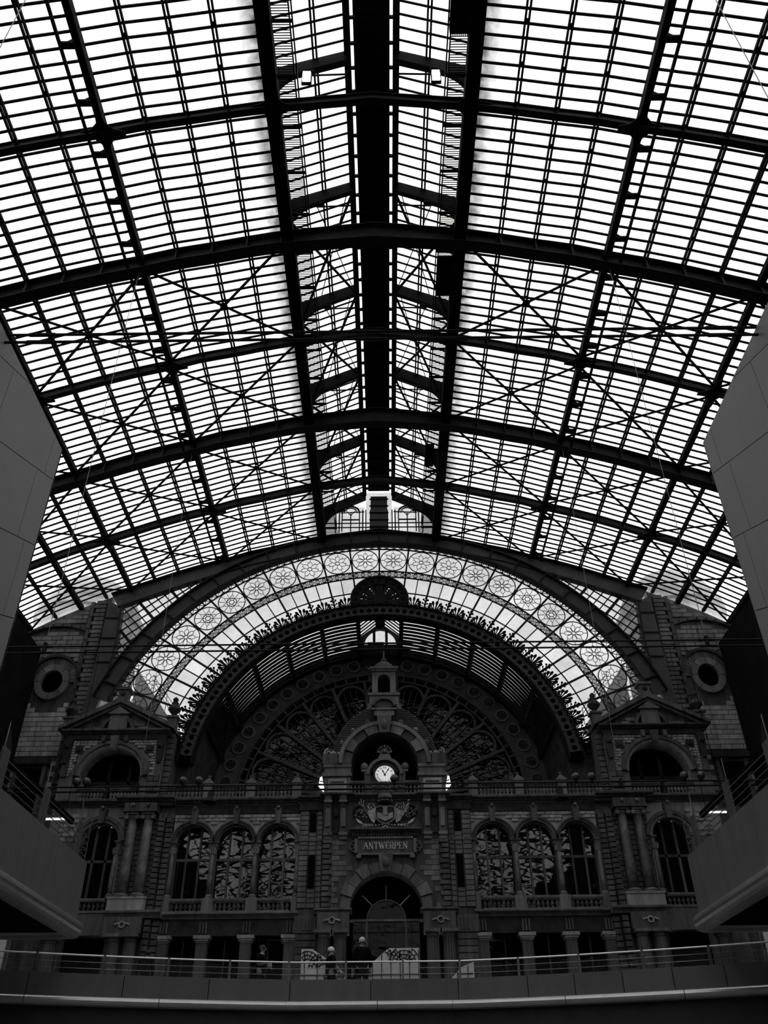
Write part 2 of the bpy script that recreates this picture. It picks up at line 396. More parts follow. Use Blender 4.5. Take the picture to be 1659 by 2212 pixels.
# ---------------------------------------------------------------- lantern frames over every arch
def lantern_frame(n):
    y = YE-n*BAY
    t = T('lantern_frame', 'iron lantern frame with pierced spandrels, '+('above the end screen' if n == 0 else ORD[n]+' frame out from the end screen'), 'frame', (0,y,42), 'lantern frames under the ridge')
    for s in (-1, 1):
        U = []; L = []
        for i in range(13):
            q = i/12; x = 4.8-3.7*q; U.append((s*x, 44.4+1.9*q)); L.append((s*x, 44.4+1.9*q-.95-.25*(1-q)**2))
        m = MB(); m.ribbon(L, U, y-.12, y+.12); P('rafter', m, 'iron_black', t)
        A = []; B = []
        for i in range(11):
            q = i/10*PI/2; x = 4.72-1.9*(1-math.cos(q)); z = 41.5+2.75*math.sin(q); A.append((s*(x-.12*math.cos(q)), z-.12*math.sin(q))); B.append((s*(x+.12*math.cos(q)), z+.2*math.sin(q)))
        m = MB(); m.ribbon(A, B, y-.1, y+.1); P('curved_brace', m, 'iron_black', t)
        m = MB()
        for (cx, cz, r) in ((4.42,43.55,.16),(3.98,43.95,.12),(3.55,44.15,.08),(4.53,43.1,.1)):
            m.arc(cz, r, r+.07, 0, 2*PI-.001, y-.05, y+.05, 12, s*cx)
        P('pierced_ring', m, 'iron_black', t)
        m = MB(); m.box(s*4.55, s*4.9, y-.16, y+.16, 41.2, 44.4); P('post', m, 'iron_black', t)
        m = MB(); m.bar((s*1.2,y,44.0),(s*3.2,y,43.9),.06,.07); P('tie_bar', m, 'iron_black', t)
for n in range(0, 8): lantern_frame(n)
# ---------------------------------------------------------------- crossed tie rods
for n in range(0, 4):
    y1 = YE-n*BAY; y0 = y1-BAY
    bay = ['in the bay against the end screen', 'in the second bay from the end screen', 'in the third bay from the end screen', 'in the fourth bay from the end screen'][n]
    for s in (-1, 1):
        for (xa, xb, pos) in ((5.0,12.1,'beside the lantern'),(12.1,19.4,'at mid slope'),(19.4,26.4,'low by the eaves')):
            t = T('cross_brace', 'crossed iron tie rods '+pos+' '+bay, 'brace', (s*(xa+xb)/2,(y0+y1)/2,zroof((xa+xb)/2)-.3), 'crossed tie rods under the roof glass')
            za, zb = zroof(xa)-.42, zroof(xb)-.42
            def pt(q, fl): return (s*(xa+(xb-xa)*q), y0+.3+(BAY-.6)*(q if fl else 1-q), min(za+(zb-za)*q, zroof(xa+(xb-xa)*q)-.35))
            for fl in (0, 1):
                m = MB()
                for i in range(4): m.tube(pt(i/4,fl), pt((i+1)/4,fl), .072, 6)
                P('rod', m, 'iron_black', t)
            m = MB(); c = pt(.5,1); m.lathe([(.22,-.03),(.22,.03)], c, 8); P('centre_plate', m, 'iron_black', t)
        t = T('cross_brace', 'crossed iron tie rods inside the ridge lantern '+bay, 'brace', (s*3,(y0+y1)/2,43.5), 'crossed tie rods in the lantern')
        for fl in (0, 1):
            m = MB(); m.tube((s*4.5,y0+.2 if fl else y1-.2,42.6),(s*1.3,y1-.2 if fl else y0+.2,45.3),.08,6); P('rod', m, 'iron_black', t)
        for fl in (0, 1):
            m = MB(); m.tube((s*3.4,y0+.2 if fl else y1-.2,45.0),(s*1.5,y1-.2 if fl else y0+.2,46.0),.03,5); P('stay', m, 'iron_black', t)
# ================================================================ THE END SCREEN
ZC = 20.23; DT = PI/26
scr = T('window_1', 'huge arched end window with leaded rosettes and square panes', None, (0,YE,ZC), kind='structure')
def rim(t): return (math.sin(t), math.cos(t))
def local_mesh(mb, name, mat): return mb.mesh(name, mat, (0,0,0))
for i in range(-12, 12):
    t0 = i*DT; t1 = t0+DT
    for (r0, r1, parts) in ((19.72,20.4,1),(17.5,19.72,1),(16.95,17.5,1),(15.5,16.95,2),(13.9,15.5,2)):
        for j in range(parts):
            m = MB(); a = t0+DT*j/parts; b = t0+DT*(j+1)/parts; m.arc(ZC, r0, r1, a, b, YE+.0, YE+.02, 3); P('pane', m, 'screen_glass', scr)
for i in range(-12, 13):
    s, c = rim(i*DT); m = MB(); m.bar((13.8*s,YE-.06,ZC+13.8*c),(20.4*s,YE-.06,ZC+20.4*c),.13,.14,(0,1,0)); P('mullion', m, 'iron', scr)
    if i < 12:
        s, c = rim((i+.5)*DT); m = MB(); m.bar((13.8*s,YE-.05,ZC+13.8*c),(17.0*s,YE-.05,ZC+17.0*c),.07,.09,(0,1,0)); P('mullion', m, 'iron', scr)
for r, wd in ((15.5,.07),(16.95,.1),(17.5,.1),(19.72,.09),(20.38,.09)):
    m = MB(); m.arc(ZC, r-wd/2, r+wd/2, -12*DT, 12*DT, YE-.1, YE-.02, 96); P('ring_bar', m, 'iron', scr)
# lattice band of crossed squares
for i in range(-12, 12):
    m = MB()
    for j in range(4):
        a = i*DT+DT*j/4; b = a+DT/4
        for (ta, ra, tb, rb) in ((a,19.74,b,20.36),(b,19.74,a,20.36)):
            m.bar((ra*math.sin(ta),YE-.05,ZC+ra*math.cos(ta)),(rb*math.sin(tb),YE-.05,ZC+rb*math.cos(tb)),.035,.05,(0,1,0))
        if j: s, c = rim(a); m.bar((19.74*s,YE-.05,ZC+19.74*c),(20.36*s,YE-.05,ZC+20.36*c),.09,.05,(0,1,0))
    P('lattice', m, 'iron', scr)
# band of small roundels
mr = MB(); mr.arc(0, .17, .205, 0, 2*PI-.001, -.06, .0, 14)
rmesh = local_mesh(mr, 'roundel', 'iron')
md = MB(); md.lathe([(.175,-.02),(.175,.01)], (0,0,0), 14, 'y'); dmesh = local_mesh(md, 'roundel_glass', 'tinted_glass')
for i in range(-12, 12):
    for j in range(4):
        s, c = rim(i*DT+DT*(j+.5)/4)
        o = inst('roundel', rmesh, scr, (17.225*s,YE-.03,ZC+17.225*c)); inst('roundel_glass', dmesh, o, (17.225*s,YE-.01,ZC+17.225*c))
        if j:
            s, c = rim(i*DT+DT*j/4); m = MB(); m.bar((16.97*s,YE-.05,ZC+16.97*c),(17.48*s,YE-.05,ZC+17.48*c),.05,.06,(0,1,0)); P('ring_bar', m, 'iron', scr)
# rosettes (leading), three patterns
def rosette(kind):
    m = MB(); r = .03
    m.arc(0, 1.0, 1.07, 0, 2*PI-.001, -.04, .0, 40)
    def pol(a, q): return (q*math.sin(a), -.02, q*math.cos(a))
    def line(*pts): m.path(list(pts), r*.8, 4)
    if kind == 'daisy':
        m.arc(0, .13, .18, 0, 2*PI-.001, -.04, .0, 14)
        for k in range(8):
            a = 2*PI*k/8; h = PI/8*.92
            pts = [pol(a, .17)]
            line(pol(a-h*.75,.2), pol(a-h,.38), pol(a-h*.82,.56), pol(a-h*.4,.68), pol(a,.71), pol(a+h*.4,.68), pol(a+h*.82,.56), pol(a+h,.38), pol(a+h*.75,.2))
            line(pol(a,.71), pol(a,1.0))
    elif kind == 'pointed':
        m.arc(0, .14, .19, 0, 2*PI-.001, -.04, .0, 14)
        for k in range(7):
            a = 2*PI*k/7; h = PI/7
            line(pol(a-h,.2), pol(a-h,.42), pol(a-h*.55,.6), pol(a,.74), pol(a+h*.55,.6), pol(a+h,.42)); line(pol(a-h*.55,.6), pol(a-h*.6,.72)); line(pol(a,.74), pol(a,1.0)); line(pol(a+h,.42), pol(a+h,.2))
    else:
        m.arc(0, .17, .22, 0, 2*PI-.001, -.04, .0, 14)
        for k in range(6):
            a = 2*PI*k/6; h = PI/3
            line(pol(a,.72), pol(a+2*h,.72)); line(pol(a,.72), pol(a,1.0)); line(pol(a+h/2,.22), pol(a+h/2,.42)); line(pol(a,.42), pol(a+h,.42)); line(pol(a+h/2,.52), pol(a+h/2,1.0))
    return local_mesh(m, 'rosette', 'iron')
RO = {k: rosette(k) for k in ('daisy','pointed','star')}
seq = ['daisy','pointed','pointed','daisy','daisy','star','star','daisy','daisy','pointed','daisy','star']
for i in range(-12, 12):
    tt = (i+.5)*DT; s, c = rim(tt); kd = seq[i if i >= 0 else -1-i]
    inst('rosette', RO[kd], scr, (18.62*s,YE-.05,ZC+18.62*c))
# ---- big end frame: roof arm, knees, legs and inner arch ring
t = T('end_frame', 'great riveted iron end frame with arched ring and splayed legs around the rosette window', 'arch', (0,YE,30))
YA, YZ = YE-.3, YE+.15
XE = [20.9-41.8*i/48 for i in range(49)]
dep = lambda x: 1.25 if abs(x) > 3 else 1.25
U = [(x, ztop(x)) for x in XE]; L = [(x*.965, ztop(x)-1.2) for x in XE]
m = MB(); m.ribbon(L, U, YE-.08, YE+.1); P('roof_arm', m, 'iron_far', t)
m = MB(); m.ribbon([(a,b-.07) for a,b in L], L, YA-.05, YZ); P('bottom_flange', m, 'iron', t)
m = MB(); m.ribbon(U, [(a,b+.07) for a,b in U], YA-.05, YZ); P('top_flange', m, 'iron', t)
m = MB(); m.arc(19.75, 20.62, 21.75, -1.25, 1.25, YE-.28, YE+.06, 72); P('arch_ring', m, 'iron_far', t)
m = MB(); m.arc(19.75, 20.5, 20.62, -1.25, 1.25, YE-.5, YE+.1, 72); P('ring_flange', m, 'iron', t)
m = MB(); m.arc(19.75, 21.7, 21.8, -1.25, 1.25, YE-.5, YE+.1, 72); P('ring_flange', m, 'iron', t)
for i in range(-11, 12):
    a = i*.108; m = MB(); s, c = rim(a); m.bar((20.6*s,YE-.38,19.75+20.6*c),(21.75*s,YE-.38,19.75+21.75*c),.1,.2,(0,1,0)); P('stiffener', m, 'iron', t)
for s in (-1, 1):
    m = MB(s); m.prism([(-21.0,34.95),(-19.9,34.45),(-19.75,31.2),(-19.9,28.2),(-20.6,24.0),(-21.3,24.0),(-21.0,30.8)], YE-.25, YE+.1); P('leg', m, 'iron_far', t)
    m = MB(s); m.prism([(-19.95,34.45),(-19.8,34.45),(-19.65,31.2),(-19.8,28.2),(-19.95,28.2),(-19.8,31.2)], YE-.45, YE+.1); P('leg_flange', m, 'iron', t)
    for z in (33.4, 31.6, 29.5): m = MB(s); m.box(-20.98,-19.85,YE-.34,YE-.2,z-.05,z+.05); P('stiffener', m, 'iron', t)
    m = MB(s)
    for i in range(6):
        for j in range(5): m.box(-20.85+i*.13,-20.8+i*.13,YE-.28,YE-.25,33.6+j*.18,33.65+j*.18)
    P('rivets', m, 'iron_far', t, kind='stuff')
# spandrel lights between the roof arm, leg and ring
for s in (-1, 1):
    sp = T('window_2' if s < 0 else 'window_3', 'three-cornered spandrel window of small tilted panes beside the great arch', None, (s*17,YE,34), kind='structure')
    def inside(x, z): return -19.9 < x < -9.5 and z < ztop(x)-1.15 and math.hypot(x, z-19.75) > 21.6 and z > 27
    th = R(40); du = (math.cos(th), math.sin(th)); dv = (-math.sin(th), math.cos(th)); c0 = (-17.0, 33.0)
    G = lambda u, v: (c0[0]+u*du[0]+v*dv[0], c0[1]+u*du[1]+v*dv[1])
    for axis in (0, 1):
        for k in range(-16, 17):
            q = k*.62; seg = []
            for j in range(-110, 111):
                p = G(j*.08, q) if axis == 0 else G(q, j*.08)
                if inside(*p): seg.append(p)
                else:
                    if len(seg) > 2:
                        wdt = .22 if axis == 1 and k%4 == 0 else .08
                        m = MB(s); m.bar((seg[0][0],YE-.03,seg[0][1]),(seg[-1][0],YE-.03,seg[-1][1]),wdt,.08,(0,1,0)); P('glazing_bar', m, 'iron', sp)
                    seg = []
    for a in range(-16, 17):
        for b in range(-16, 17):
            q = [G((a+i)*.62, (b+j)*.62) for i, j in ((0,0),(1,0),(1,1),(0,1))]
            cen = G((a+.5)*.62, (b+.5)*.62)
            if inside(*cen) or sum(inside(*p) for p in q) >= 2:
                m = MB(s); m.prism(q, YE+.02, YE+.04); P('pane', m, 'screen_glass', sp)
# ---- inner girder arch with round holes, palmettes and the crown roundel
g = T('girder_arch', 'dark iron arch girder pierced by rows of round holes below the rosette window', 'arch', (0,YE,ZC))
YG = YE-.45
m = MB(); m.arc(ZC, 13.0, 13.95, -1.49, 1.49, YG+.12, YE-.1, 80); P('back_plate', m, 'black', g)
hm = MB(); hm.holes([(13.47*math.sin(k*DT/3), 13.47*math.cos(k*DT/3), .285, .44, k*DT/3, .19) for k in (-1,0,1)], -.05, .12); hme = local_mesh(hm, 'web_plate', 'iron_far')
pm = MB(); pm.bar((13.02*math.sin(DT/2),-.08,13.02*math.cos(DT/2)),(13.92*math.sin(DT/2),-.08,13.92*math.cos(DT/2)),.1,.06,(0,1,0)); pme = local_mesh(pm, 'cover_strip', 'iron_far')
for i in range(-12, 12):
    inst('web_plate', hme, g, (0,YG,ZC), (0,(i+.5)*DT,0)); inst('cover_strip', pme, g, (0,YG,ZC), (0,(i+.5)*DT,0))
for (r0, r1) in ((12.93,13.02),(13.92,14.0)):
    m = MB(); m.arc(ZC, r0, r1, -1.49, 1.49, YG-.25, YE+.1, 80); P('flange', m, 'iron', g)
def leaf(m, x0, z0, ang, ln, wd, y=0.):
    sa, ca = math.sin(ang), math.cos(ang); pts = []
    for u, v in ((0,-.2),(.55,-.25),(.78,-.62),(.93,-.5),(1,0),(.93,.5),(.78,.62),(.55,.25),(0,.2)):
        pts.append((x0+sa*ln*u+ca*wd*v, z0+ca*ln*u-sa*wd*v))
    m.prism(pts, y-.03, y+.03)
def spiral(m, cx, cz, r0, turns, a0, dirn, th=.028):
    pts = [(cx+(r0*(1-.8*i/16))*math.cos(a0+dirn*turns*2*PI*i/16), 0., cz+(r0*(1-.8*i/16))*math.sin(a0+dirn*turns*2*PI*i/16)) for i in range(17)]
    m.path(pts, th, 5)
pal = MB()
leaf(pal, 0, .1, 0, 1.0, .17)
for k, (a, ln) in enumerate(((.36,.92),(.74,.8),(1.14,.62),(1.6,.42))):
    for s in (-1, 1): leaf(pal, s*.03, .14, s*a, ln, .17)
pal.box(-.07,.07,-.03,.03,-.06,.2); pal.box(-.16,.16,-.03,.03,.12,.2)
for s in (-1, 1): spiral(pal, s*.45, .12, .2, 1.5, -PI/2, s, .032)
palm = local_mesh(pal, 'palmette', 'iron_black')
cur = MB(); cur.tube((0,0,0),(0,0,.85),.04,6)
leaf(cur, 0, .75, 0, .5, .16)
for s in (-1, 1): leaf(cur, 0, .78, s*.7, .34, .14); leaf(cur, 0, .5, s*.9, .3, .12); spiral(cur, s*.26, .3, .22, 1.5, PI/2, -s, .034); spiral(cur, s*.42, .68, .13, 1.3, -PI/2, s, .03); leaf(cur, s*.05, .12, s*1.2, .3, .12); cur.path([(0,0,.2),(s*.2,0,.1),(s*.5,0,.16),(s*.62,0,.4)], .028, 5)
curl = local_mesh(cur, 'scroll_finial', 'iron_black')
for i in range(-12, 12):
    tt = (i+.5)*DT; s, c = rim(tt)
    if abs(tt) > .16: inst('palmette', palm, g, (13.98*s,YE-.3,ZC+13.98*c), (0,tt,0))
    tt = i*DT; s, c = rim(tt)
    if abs(tt) > .16: inst('scroll_finial', curl, g, (13.98*s,YE-.3,ZC+13.98*c), (0,tt,0))
cr = T('crown_roundel', 'round iron rose medallion on the crown of the pierced girder arch', 'medallion', (0,YE-.5,34.6))
m = MB(); m.arc(34.6, 1.5, 2.2, -1.75, 1.75, YE-.62, YE-.3, 40); P('rim', m, 'iron', cr)
m = MB(); m.arc(34.6, 2.12, 2.26, -1.75, 1.75, YE-.72, YE-.3, 40); P('rim_moulding', m, 'iron', cr)
for k in range(-5, 6):
    s, c = rim(k*.31); m = MB(); m.lathe([(.13,-.05),(.09,-.02),(.13,.02)], (1.83*s,YE-.64,34.6+1.83*c), 10, 'y'); P('boss', m, 'iron_black', cr)
m = MB(); m.lathe([(.42,-.2),(.5,-.1),(.5,.1)], (0,YE-.5,34.55), 18, 'y'); P('hub', m, 'iron', cr)
for k in range(9):
    a = (k-4)*.42; s, c = rim(a); w0, w1 = (.1, .3) if k%2 == 0 else (.06,.16)
    m = MB(); m.prism([(.4*s-c*w0, 34.6+.4*c+s*w0),(1.55*s-c*w1, 34.6+1.55*c+s*w1),(1.55*s+c*w1, 34.6+1.55*c-s*w1),(.4*s+c*w0, 34.6+.4*c-s*w0)], YE-.55, YE-.4); P('spoke', m, 'iron', cr)
# ================================================================ glazed barrel vault behind the girder arch
YV = 56.0
va = T('ceiling_vault', 'small glazed barrel vault behind the pierced girder arch', None, (0,53,30), kind='structure')
RA = [R(7.4), R(20), R(33), R(46), R(59), R(72)]
NB = 12
for s in (-1, 1):
    for a, b in zip(RA, RA[1:]):
        for k in range(NB):
            y0 = YE+.2+(YV-YE-.2)*k/NB; y1 = YE+.2+(YV-YE-.2)*(k+1)/NB
            m = MB(); m.arc(ZC, 13.15, 13.17, s*a, s*b, y0, y1, 3); P('pane', m, 'vault_glass', va)
    for k in range(NB+1):
        y = YE+.2+(YV-YE-.2)*k/NB; m = MB(); m.arc(ZC, 13.0, 13.14, s*RA[0], s*RA[-1], y-.085, y+.085, 24); P('glazing_bar', m, 'iron', va)
    for i, a in enumerate(RA):
        sn, c = rim(s*a); m = MB(); m.bar((12.95*sn,YE,ZC+12.95*c),(12.95*sn,YV,ZC+12.95*c),.3,.35,(sn,0,c)); P('rib', m, 'iron', va)
    m = MB(); m.arc(ZC, 13.1, 13.3, s*R(72), s*R(96), YE, YV, 4); P('vault_foot', m, 'stone_dark', va)
    for f in (0, 1):
        a, b = R(60), R(71); (sa,ca),(sb,cb) = rim(s*a), rim(s*b)
        m = MB(); m.tube((12.85*sa,YE+.4 if f else YV-.4,ZC+12.85*ca),(12.85*sb,YV-.4 if f else YE+.4,ZC+12.85*cb),.06,6); P('brace_rod', m, 'iron_black', va)
# raised crown of the vault with a gable and a half-round light
zc0 = ZC+12.95*math.cos(RA[0]); xc0 = 12.95*math.sin(RA[0])
for s in (-1, 1):
    for k in range(NB):
        y0 = YE+.2+(YV-YE)*k/NB; y1 = y0+(YV-YE)/NB-.12
        m = MB(); m.prism([(s*xc0, zc0+2.2),(s*.35, zc0+3.4),(s*.35, zc0+3.42),(s*xc0, zc0+2.22)], y0, y1); P('crown_pane', m, 'vault_glass', va)
    for k in range(NB+1):
        y = YE+.2+(YV-YE-.2)*k/NB; m = MB(); m.prism([(s*xc0, zc0+2.1),(s*.35, zc0+3.3),(s*.35, zc0+3.4),(s*xc0, zc0+2.2)], y-.06, y+.06); P('crown_bar', m, 'iron', va)
    m = MB(); m.box(s*xc0, s*(xc0+.15), YE, YV, zc0-.1, zc0+2.25); P('crown_side', m, 'iron_black', va)
m = MB(); m.box(-.4,.4,YE,YV,zc0+3.25,zc0+3.5); P('crown_ridge', m, 'iron_black', va)
gz = 34.55
wl = T('window_4', 'half-round gable window of three tall panes above the dark fan window', None, (0,YV,gz), kind='structure')
N = 20; pts = [(1.35*math.sin(-PI/2+PI*i/N), gz+1.5*math.cos(-PI/2+PI*i/N)) for i in range(N+1)]
m = MB(); m.prism([(-xc0-.1,gz),(-1.35,gz)]+pts[1:-1]+[(1.35,gz),(xc0+.1,gz),(xc0+.1,zc0+2.2),(.3,zc0+3.4),(-.3,zc0+3.4),(-xc0-.1,zc0+2.2)], YV-.15, YV+.1); P('gable_wall', m, 'stone_dark', wl)
m = MB(); m.box(-xc0-.1, xc0+.1, YV-.15, YV+.1, gz-2.0, gz); P('gable_sill', m, 'stone_dark', wl)
for x0, x1 in ((-1.33,-.55),(-.45,.45),(.55,1.33)):
    m = MB(); q = [(x0,gz)]+[(x0+(x1-x0)*i/8, gz+1.5*math.sqrt(max(0,1-((x0+(x1-x0)*i/8)/1.35)**2))) for i in range(9)]+[(x1,gz)]; m.prism(q, YV, YV+.02); P('pane', m, 'screen_glass', wl)
for x in (-.52, .52): m = MB(); m.box(x-.11,x+.11,YV-.12,YV+.05,gz,gz+1.42); P('mullion', m, 'iron_black', wl)
# ---------------------------------------------------------------- dark fan window wall
ZF = 20.65
fw = T('wall_fan', 'dark stone wall with a half-circle of medallions around a fan window', None, (0,YV,ZF), kind='structure')
m = MB(); m.arc(ZF, 11.05, 13.6, -1.62, 1.62, YV, YV+.6, 64); P('arch_band', m, 'stone_fan', fw)
m = MB(); m.arc(ZF, 12.85, 13.2, -1.62, 1.62, YV-.35, YV, 64); P('arch_moulding', m, 'stone_dark', fw)
for k in range(-12, 12):
    a = (k+.5)*R(7.1); s, c = rim(a)
    m = MB(); m.arc(ZF+12.0*c, .42, .54, 0, 2*PI-.001, YV-.14, YV, 20, 12.0*s)
    o = P('medallion', m, 'stone_mid', fw)
    m = MB()
    for q in range(8):
        ss, cc = rim(q*PI/4); m.bar((12.0*s+.08*ss,YV-.05,ZF+12.0*c+.08*cc),(12.0*s+.4*ss,YV-.05,ZF+12.0*c+.4*cc),.07,.08,(0,1,0))
    m.lathe([(.1,-.1),(.13,0)], (12.0*s,YV-.02,ZF+12.0*c), 10, 'y'); P('flower', m, 'stone_dark', o)
fn = T('window_5', 'great dark half-round fan window with radiating ribs behind the clock pavilion', None, (0,YV,ZF), kind='structure')
m = MB(); m.arc(ZF, 10.95, 11.08, -1.6, 1.6, YV-.2, YV+.1, 64); P('ring_bar', m, 'stone_fan', fn)
m = MB(); m.arc(ZF, 10.4, 10.52, -1.6, 1.6, YV-.2, YV+.1, 64); P('ring_bar', m, 'stone_fan', fn)
for k in range(-17, 18):
    s, c = rim(k*R(5.0)); m = MB(); m.bar((10.45*s,YV-.05,ZF+10.45*c),(11.0*s,YV-.05,ZF+11.0*c),.14,.2,(0,1,0)); P('square_bar', m, 'stone_fan', fn)
for k in range(-6, 7):
    a = k*R(14.7); s, c = rim(a+R(7.35)); 
    if k < 6: m = MB(); m.bar((4.2*s,YV-.1,ZF+4.2*c),(10.45*s,YV-.1,ZF+10.45*c),.24,.3,(0,1,0)); P('rib', m, 'stone_fan', fn)
    s, c = rim(a); cx, cz = 9.1*s, ZF+9.1*c
    m = MB(); m.arc(cz, 1.02, 1.2, a-PI/2-.3, a+PI/2+.3, YV-.15, YV+.05, 18, cx); P('arched_head', m, 'stone_fan', fn)
    for d in (-.5, .0, .5):
        m = MB(); m.bar((4.3*s+d*c*.8,YV-.02,ZF+4.3*c-d*s*.8),(9.9*s+d*c,YV-.02,ZF+9.9*c-d*s),.05,.06,(0,1,0)); P('glazing_bar', m, 'stone_fan', fn)
    for r in (5.4, 6.5, 7.6, 8.7):
        m = MB(); m.arc(ZF, r-.025, r+.025, a-R(6.6), a+R(6.6), YV-.04, YV+.02, 4); P('glazing_bar', m, 'stone_fan', fn)
    m = MB(); m.arc(ZF, 4.2, 10.45, a-R(7.35), a+R(7.35), YV+.06, YV+.08, 6); P('pane', m, 'fan_glass', fn)
m = MB(); m.arc(ZF, 3.9, 4.25, -1.6, 1.6, YV-.2, YV+.1, 40); P('ring_bar', m, 'stone_fan', fn)
m = MB(); m.arc(ZF, .5, 11.2, -1.65, 1.65, YV+.62, YV+.9, 40); m.box(-13.4,13.4,YV+.62,YV+.9,8,ZF); P('backing', m, 'black', fn)
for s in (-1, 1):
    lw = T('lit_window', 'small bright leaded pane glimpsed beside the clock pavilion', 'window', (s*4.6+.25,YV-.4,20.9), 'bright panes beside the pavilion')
    m = MB(s, .25); m.prism([(-4.9,22.6),(-4.4,22.9),(-4.1,22.3),(-4.15,21.6),(-4.6,21.4),(-5.0,21.9)], YV-.4, YV-.38); P('pane', m, 'daylight_glow', lw)  # glowing surface stands in for daylight coming through the pane
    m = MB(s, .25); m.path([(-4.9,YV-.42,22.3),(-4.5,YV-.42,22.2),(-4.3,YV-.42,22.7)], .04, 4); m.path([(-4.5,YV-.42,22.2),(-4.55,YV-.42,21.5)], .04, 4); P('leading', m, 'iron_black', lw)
# ================================================================ THE STONE FACADE (front plane y = 48.5, axis x = FX)
FX = .27; YF = 48.5
stone_me = bblock('stone_block', 'stone_mid'); light_me = bblock('stone_block', 'stone_light'); dark_me = bblock('stone_block', 'stone')
def ashlar(parent, me, x0, x1, z0, z1, bw, bh, y, s, keep=lambda x, z: True, dep=.12, gap=.03, half=True):
    """courses of separate blocks standing proud of the wall; clipped where keep() is false"""
    nz = max(1, round((z1-z0)/bh)); bh = (z1-z0)/nz
    for r in range(nz):
        za = z0+r*bh; zb = za+bh; x = x0-(bw/2 if r%2 and half else 0)
        while x < x1-.05:
            a, b = max(x, x0), min(x+bw*random.uniform(.9,1.1), x1)
            x = b
            if x1-b < .12: b = x1; x = x1
            if b-a < .08: continue
            if all(keep(px, pz) for px in (a, (a+b)/2, b) for pz in (za, zb)):
                inst('stone_block', me, parent, (s*(a+b)/2+FX, y-dep/2+.02, (za+zb)/2), (0,0,0), (b-a-gap, dep, bh-gap))
def arch_cell(m, x0, x1, cx, r, zs, z1, y0, y1, n=20):      # wall piece above the springing with a half-round cut
    pts = [(cx-r*math.cos(PI*i/n), zs+r*math.sin(PI*i/n)) for i in range(n+1)]
    m.ribbon([(min(max(p[0], x0), x1), p[1]) for p in pts], [(p[0], z1) for p in pts], y0, y1)
    if cx-r > x0: m.box(x0, cx-r, y0, y1, zs, z1)
    if cx+r < x1: m.box(cx+r, x1, y0, y1, zs, z1)
balu = MB(); balu.lathe([(.1,0),(.1,.06),(.05,.1),(.06,.16),(.11,.3),(.09,.42),(.05,.52),(.045,.58),(.1,.62),(.1,.68)], (0,0,0), 8); balu_me = balu.mesh('baluster', 'stone_mid', (0,0,0))
bald_me = balu.mesh('baluster', 'stone', (0,0,0))
def balustrade(label, group, s, x0, x1, z0, h, y, n, mat='stone', me=None, caps=None):
    t = T('balustrade', label, 'balustrade', (s*(x0+x1)/2+FX, y, z0), group)
    m = MB(s, FX); m.box(x0, x1, y-.16, y+.16, z0, z0+.13); P('plinth', m, mat, t)
    m = MB(s, FX); m.box(x0, x1, y-.18, y+.18, z0+h-.14, z0+h); m.box(x0, x1, y-.14, y+.14, z0+h-.2, z0+h-.14); P('handrail', m, mat, t)
    for i in range(n):
        x = x0+(x1-x0)*(i+.5)/n; inst('baluster', me or balu_me, t, (s*x+FX, y, z0+.13), (0,0,0), (1.0,1.0,(h-.33)/.68))
    return t
def column(label, group, s, x, y, z0, z1, r, cap, mat='marble'):
    t = T('column', label, 'column', (s*x+FX, y, z0), group)
    H = z1-z0; c = (s*x+FX, y, z0)
    m = MB(); m.lathe([(r*1.4,0),(r*1.4,.05*H/4),(r*1.25,.07),(r*1.35,.12),(r*1.12,.2),(r*1.05,.24)], c, 16); P('base', m, 'stone_mid', t, smooth=False)
    m = MB(); m.lathe([(r,.22),(r*1.0,H*.3),(r*.93,H*.65),(r*.82,H-.42)], c, 16); P('shaft', m, mat, t, smooth=True)
    if cap == 'ionic':
        m = MB(); m.lathe([(r*.86,H-.44),(r*.98,H-.38),(r*.86,H-.34),(r*1.05,H-.26),(r*1.05,H-.2)], c, 16); m.box(c[0]-r*1.25,c[0]+r*1.25,y-r*1.2,y+r*1.1,z0+H-.14,z0+H)
        cp = P('capital', m, 'stone_mid', t)
        for q in (-1, 1):
            m = MB(); m.lathe([(r*.42,-r*1.15),(r*.46,-r*1.1),(r*.3,0),(r*.46,r*1.0)], (c[0]+q*r*1.02,y,z0+H-.3), 12, 'y'); P('volute', m, 'stone_mid', cp)
    elif cap == 'leafy':
        m = MB(); m.lathe([(r*.86,H-.44),(r*.95,H-.4),(r*.85,H-.36),(r*1.05,H-.22),(r*1.35,H-.1),(r*1.35,H)], c, 14); cp = P('capital', m, 'stone_mid', t)
        m = MB()
        for q in range(8):
            a = q*PI/4; ca, sa = math.cos(a), math.sin(a)
            m.tube((c[0]+ca*r*.9,y+sa*r*.9,z0+H-.36),(c[0]+ca*r*1.35,y+sa*r*1.35,z0+H-.2),.05,4,.02)
            m.tube((c[0]+ca*r*1.0,y+sa*r*1.0,z0+H-.24),(c[0]+ca*r*1.5,y+sa*r*1.5,z0+H-.07),.05,4,.03)
        P('acanthus_leaves', m, 'stone_light', cp)
    else:
        m = MB(); m.lathe([(r*.86,H-.42),(r*1.0,H-.36),(r*.88,H-.3),(r*1.2,H-.18)], c, 16); m.box(c[0]-r*1.3,c[0]+r*1.3,y-r*1.3,y+r*1.3,z0+H-.18,z0+H); P('capital', m, 'stone_mid', t)
        m = MB()
        for q in range(14):
            a = 2*PI*q/14; m.bar((c[0]+r*math.cos(a),y+r*math.sin(a),z0+.3),(c[0]+r*.84*math.cos(a),y+r*.84*math.sin(a),z0+H-.45),.07,.05,(math.cos(a),math.sin(a),0))
        P('fluting', m, 'stone', t)
    return t
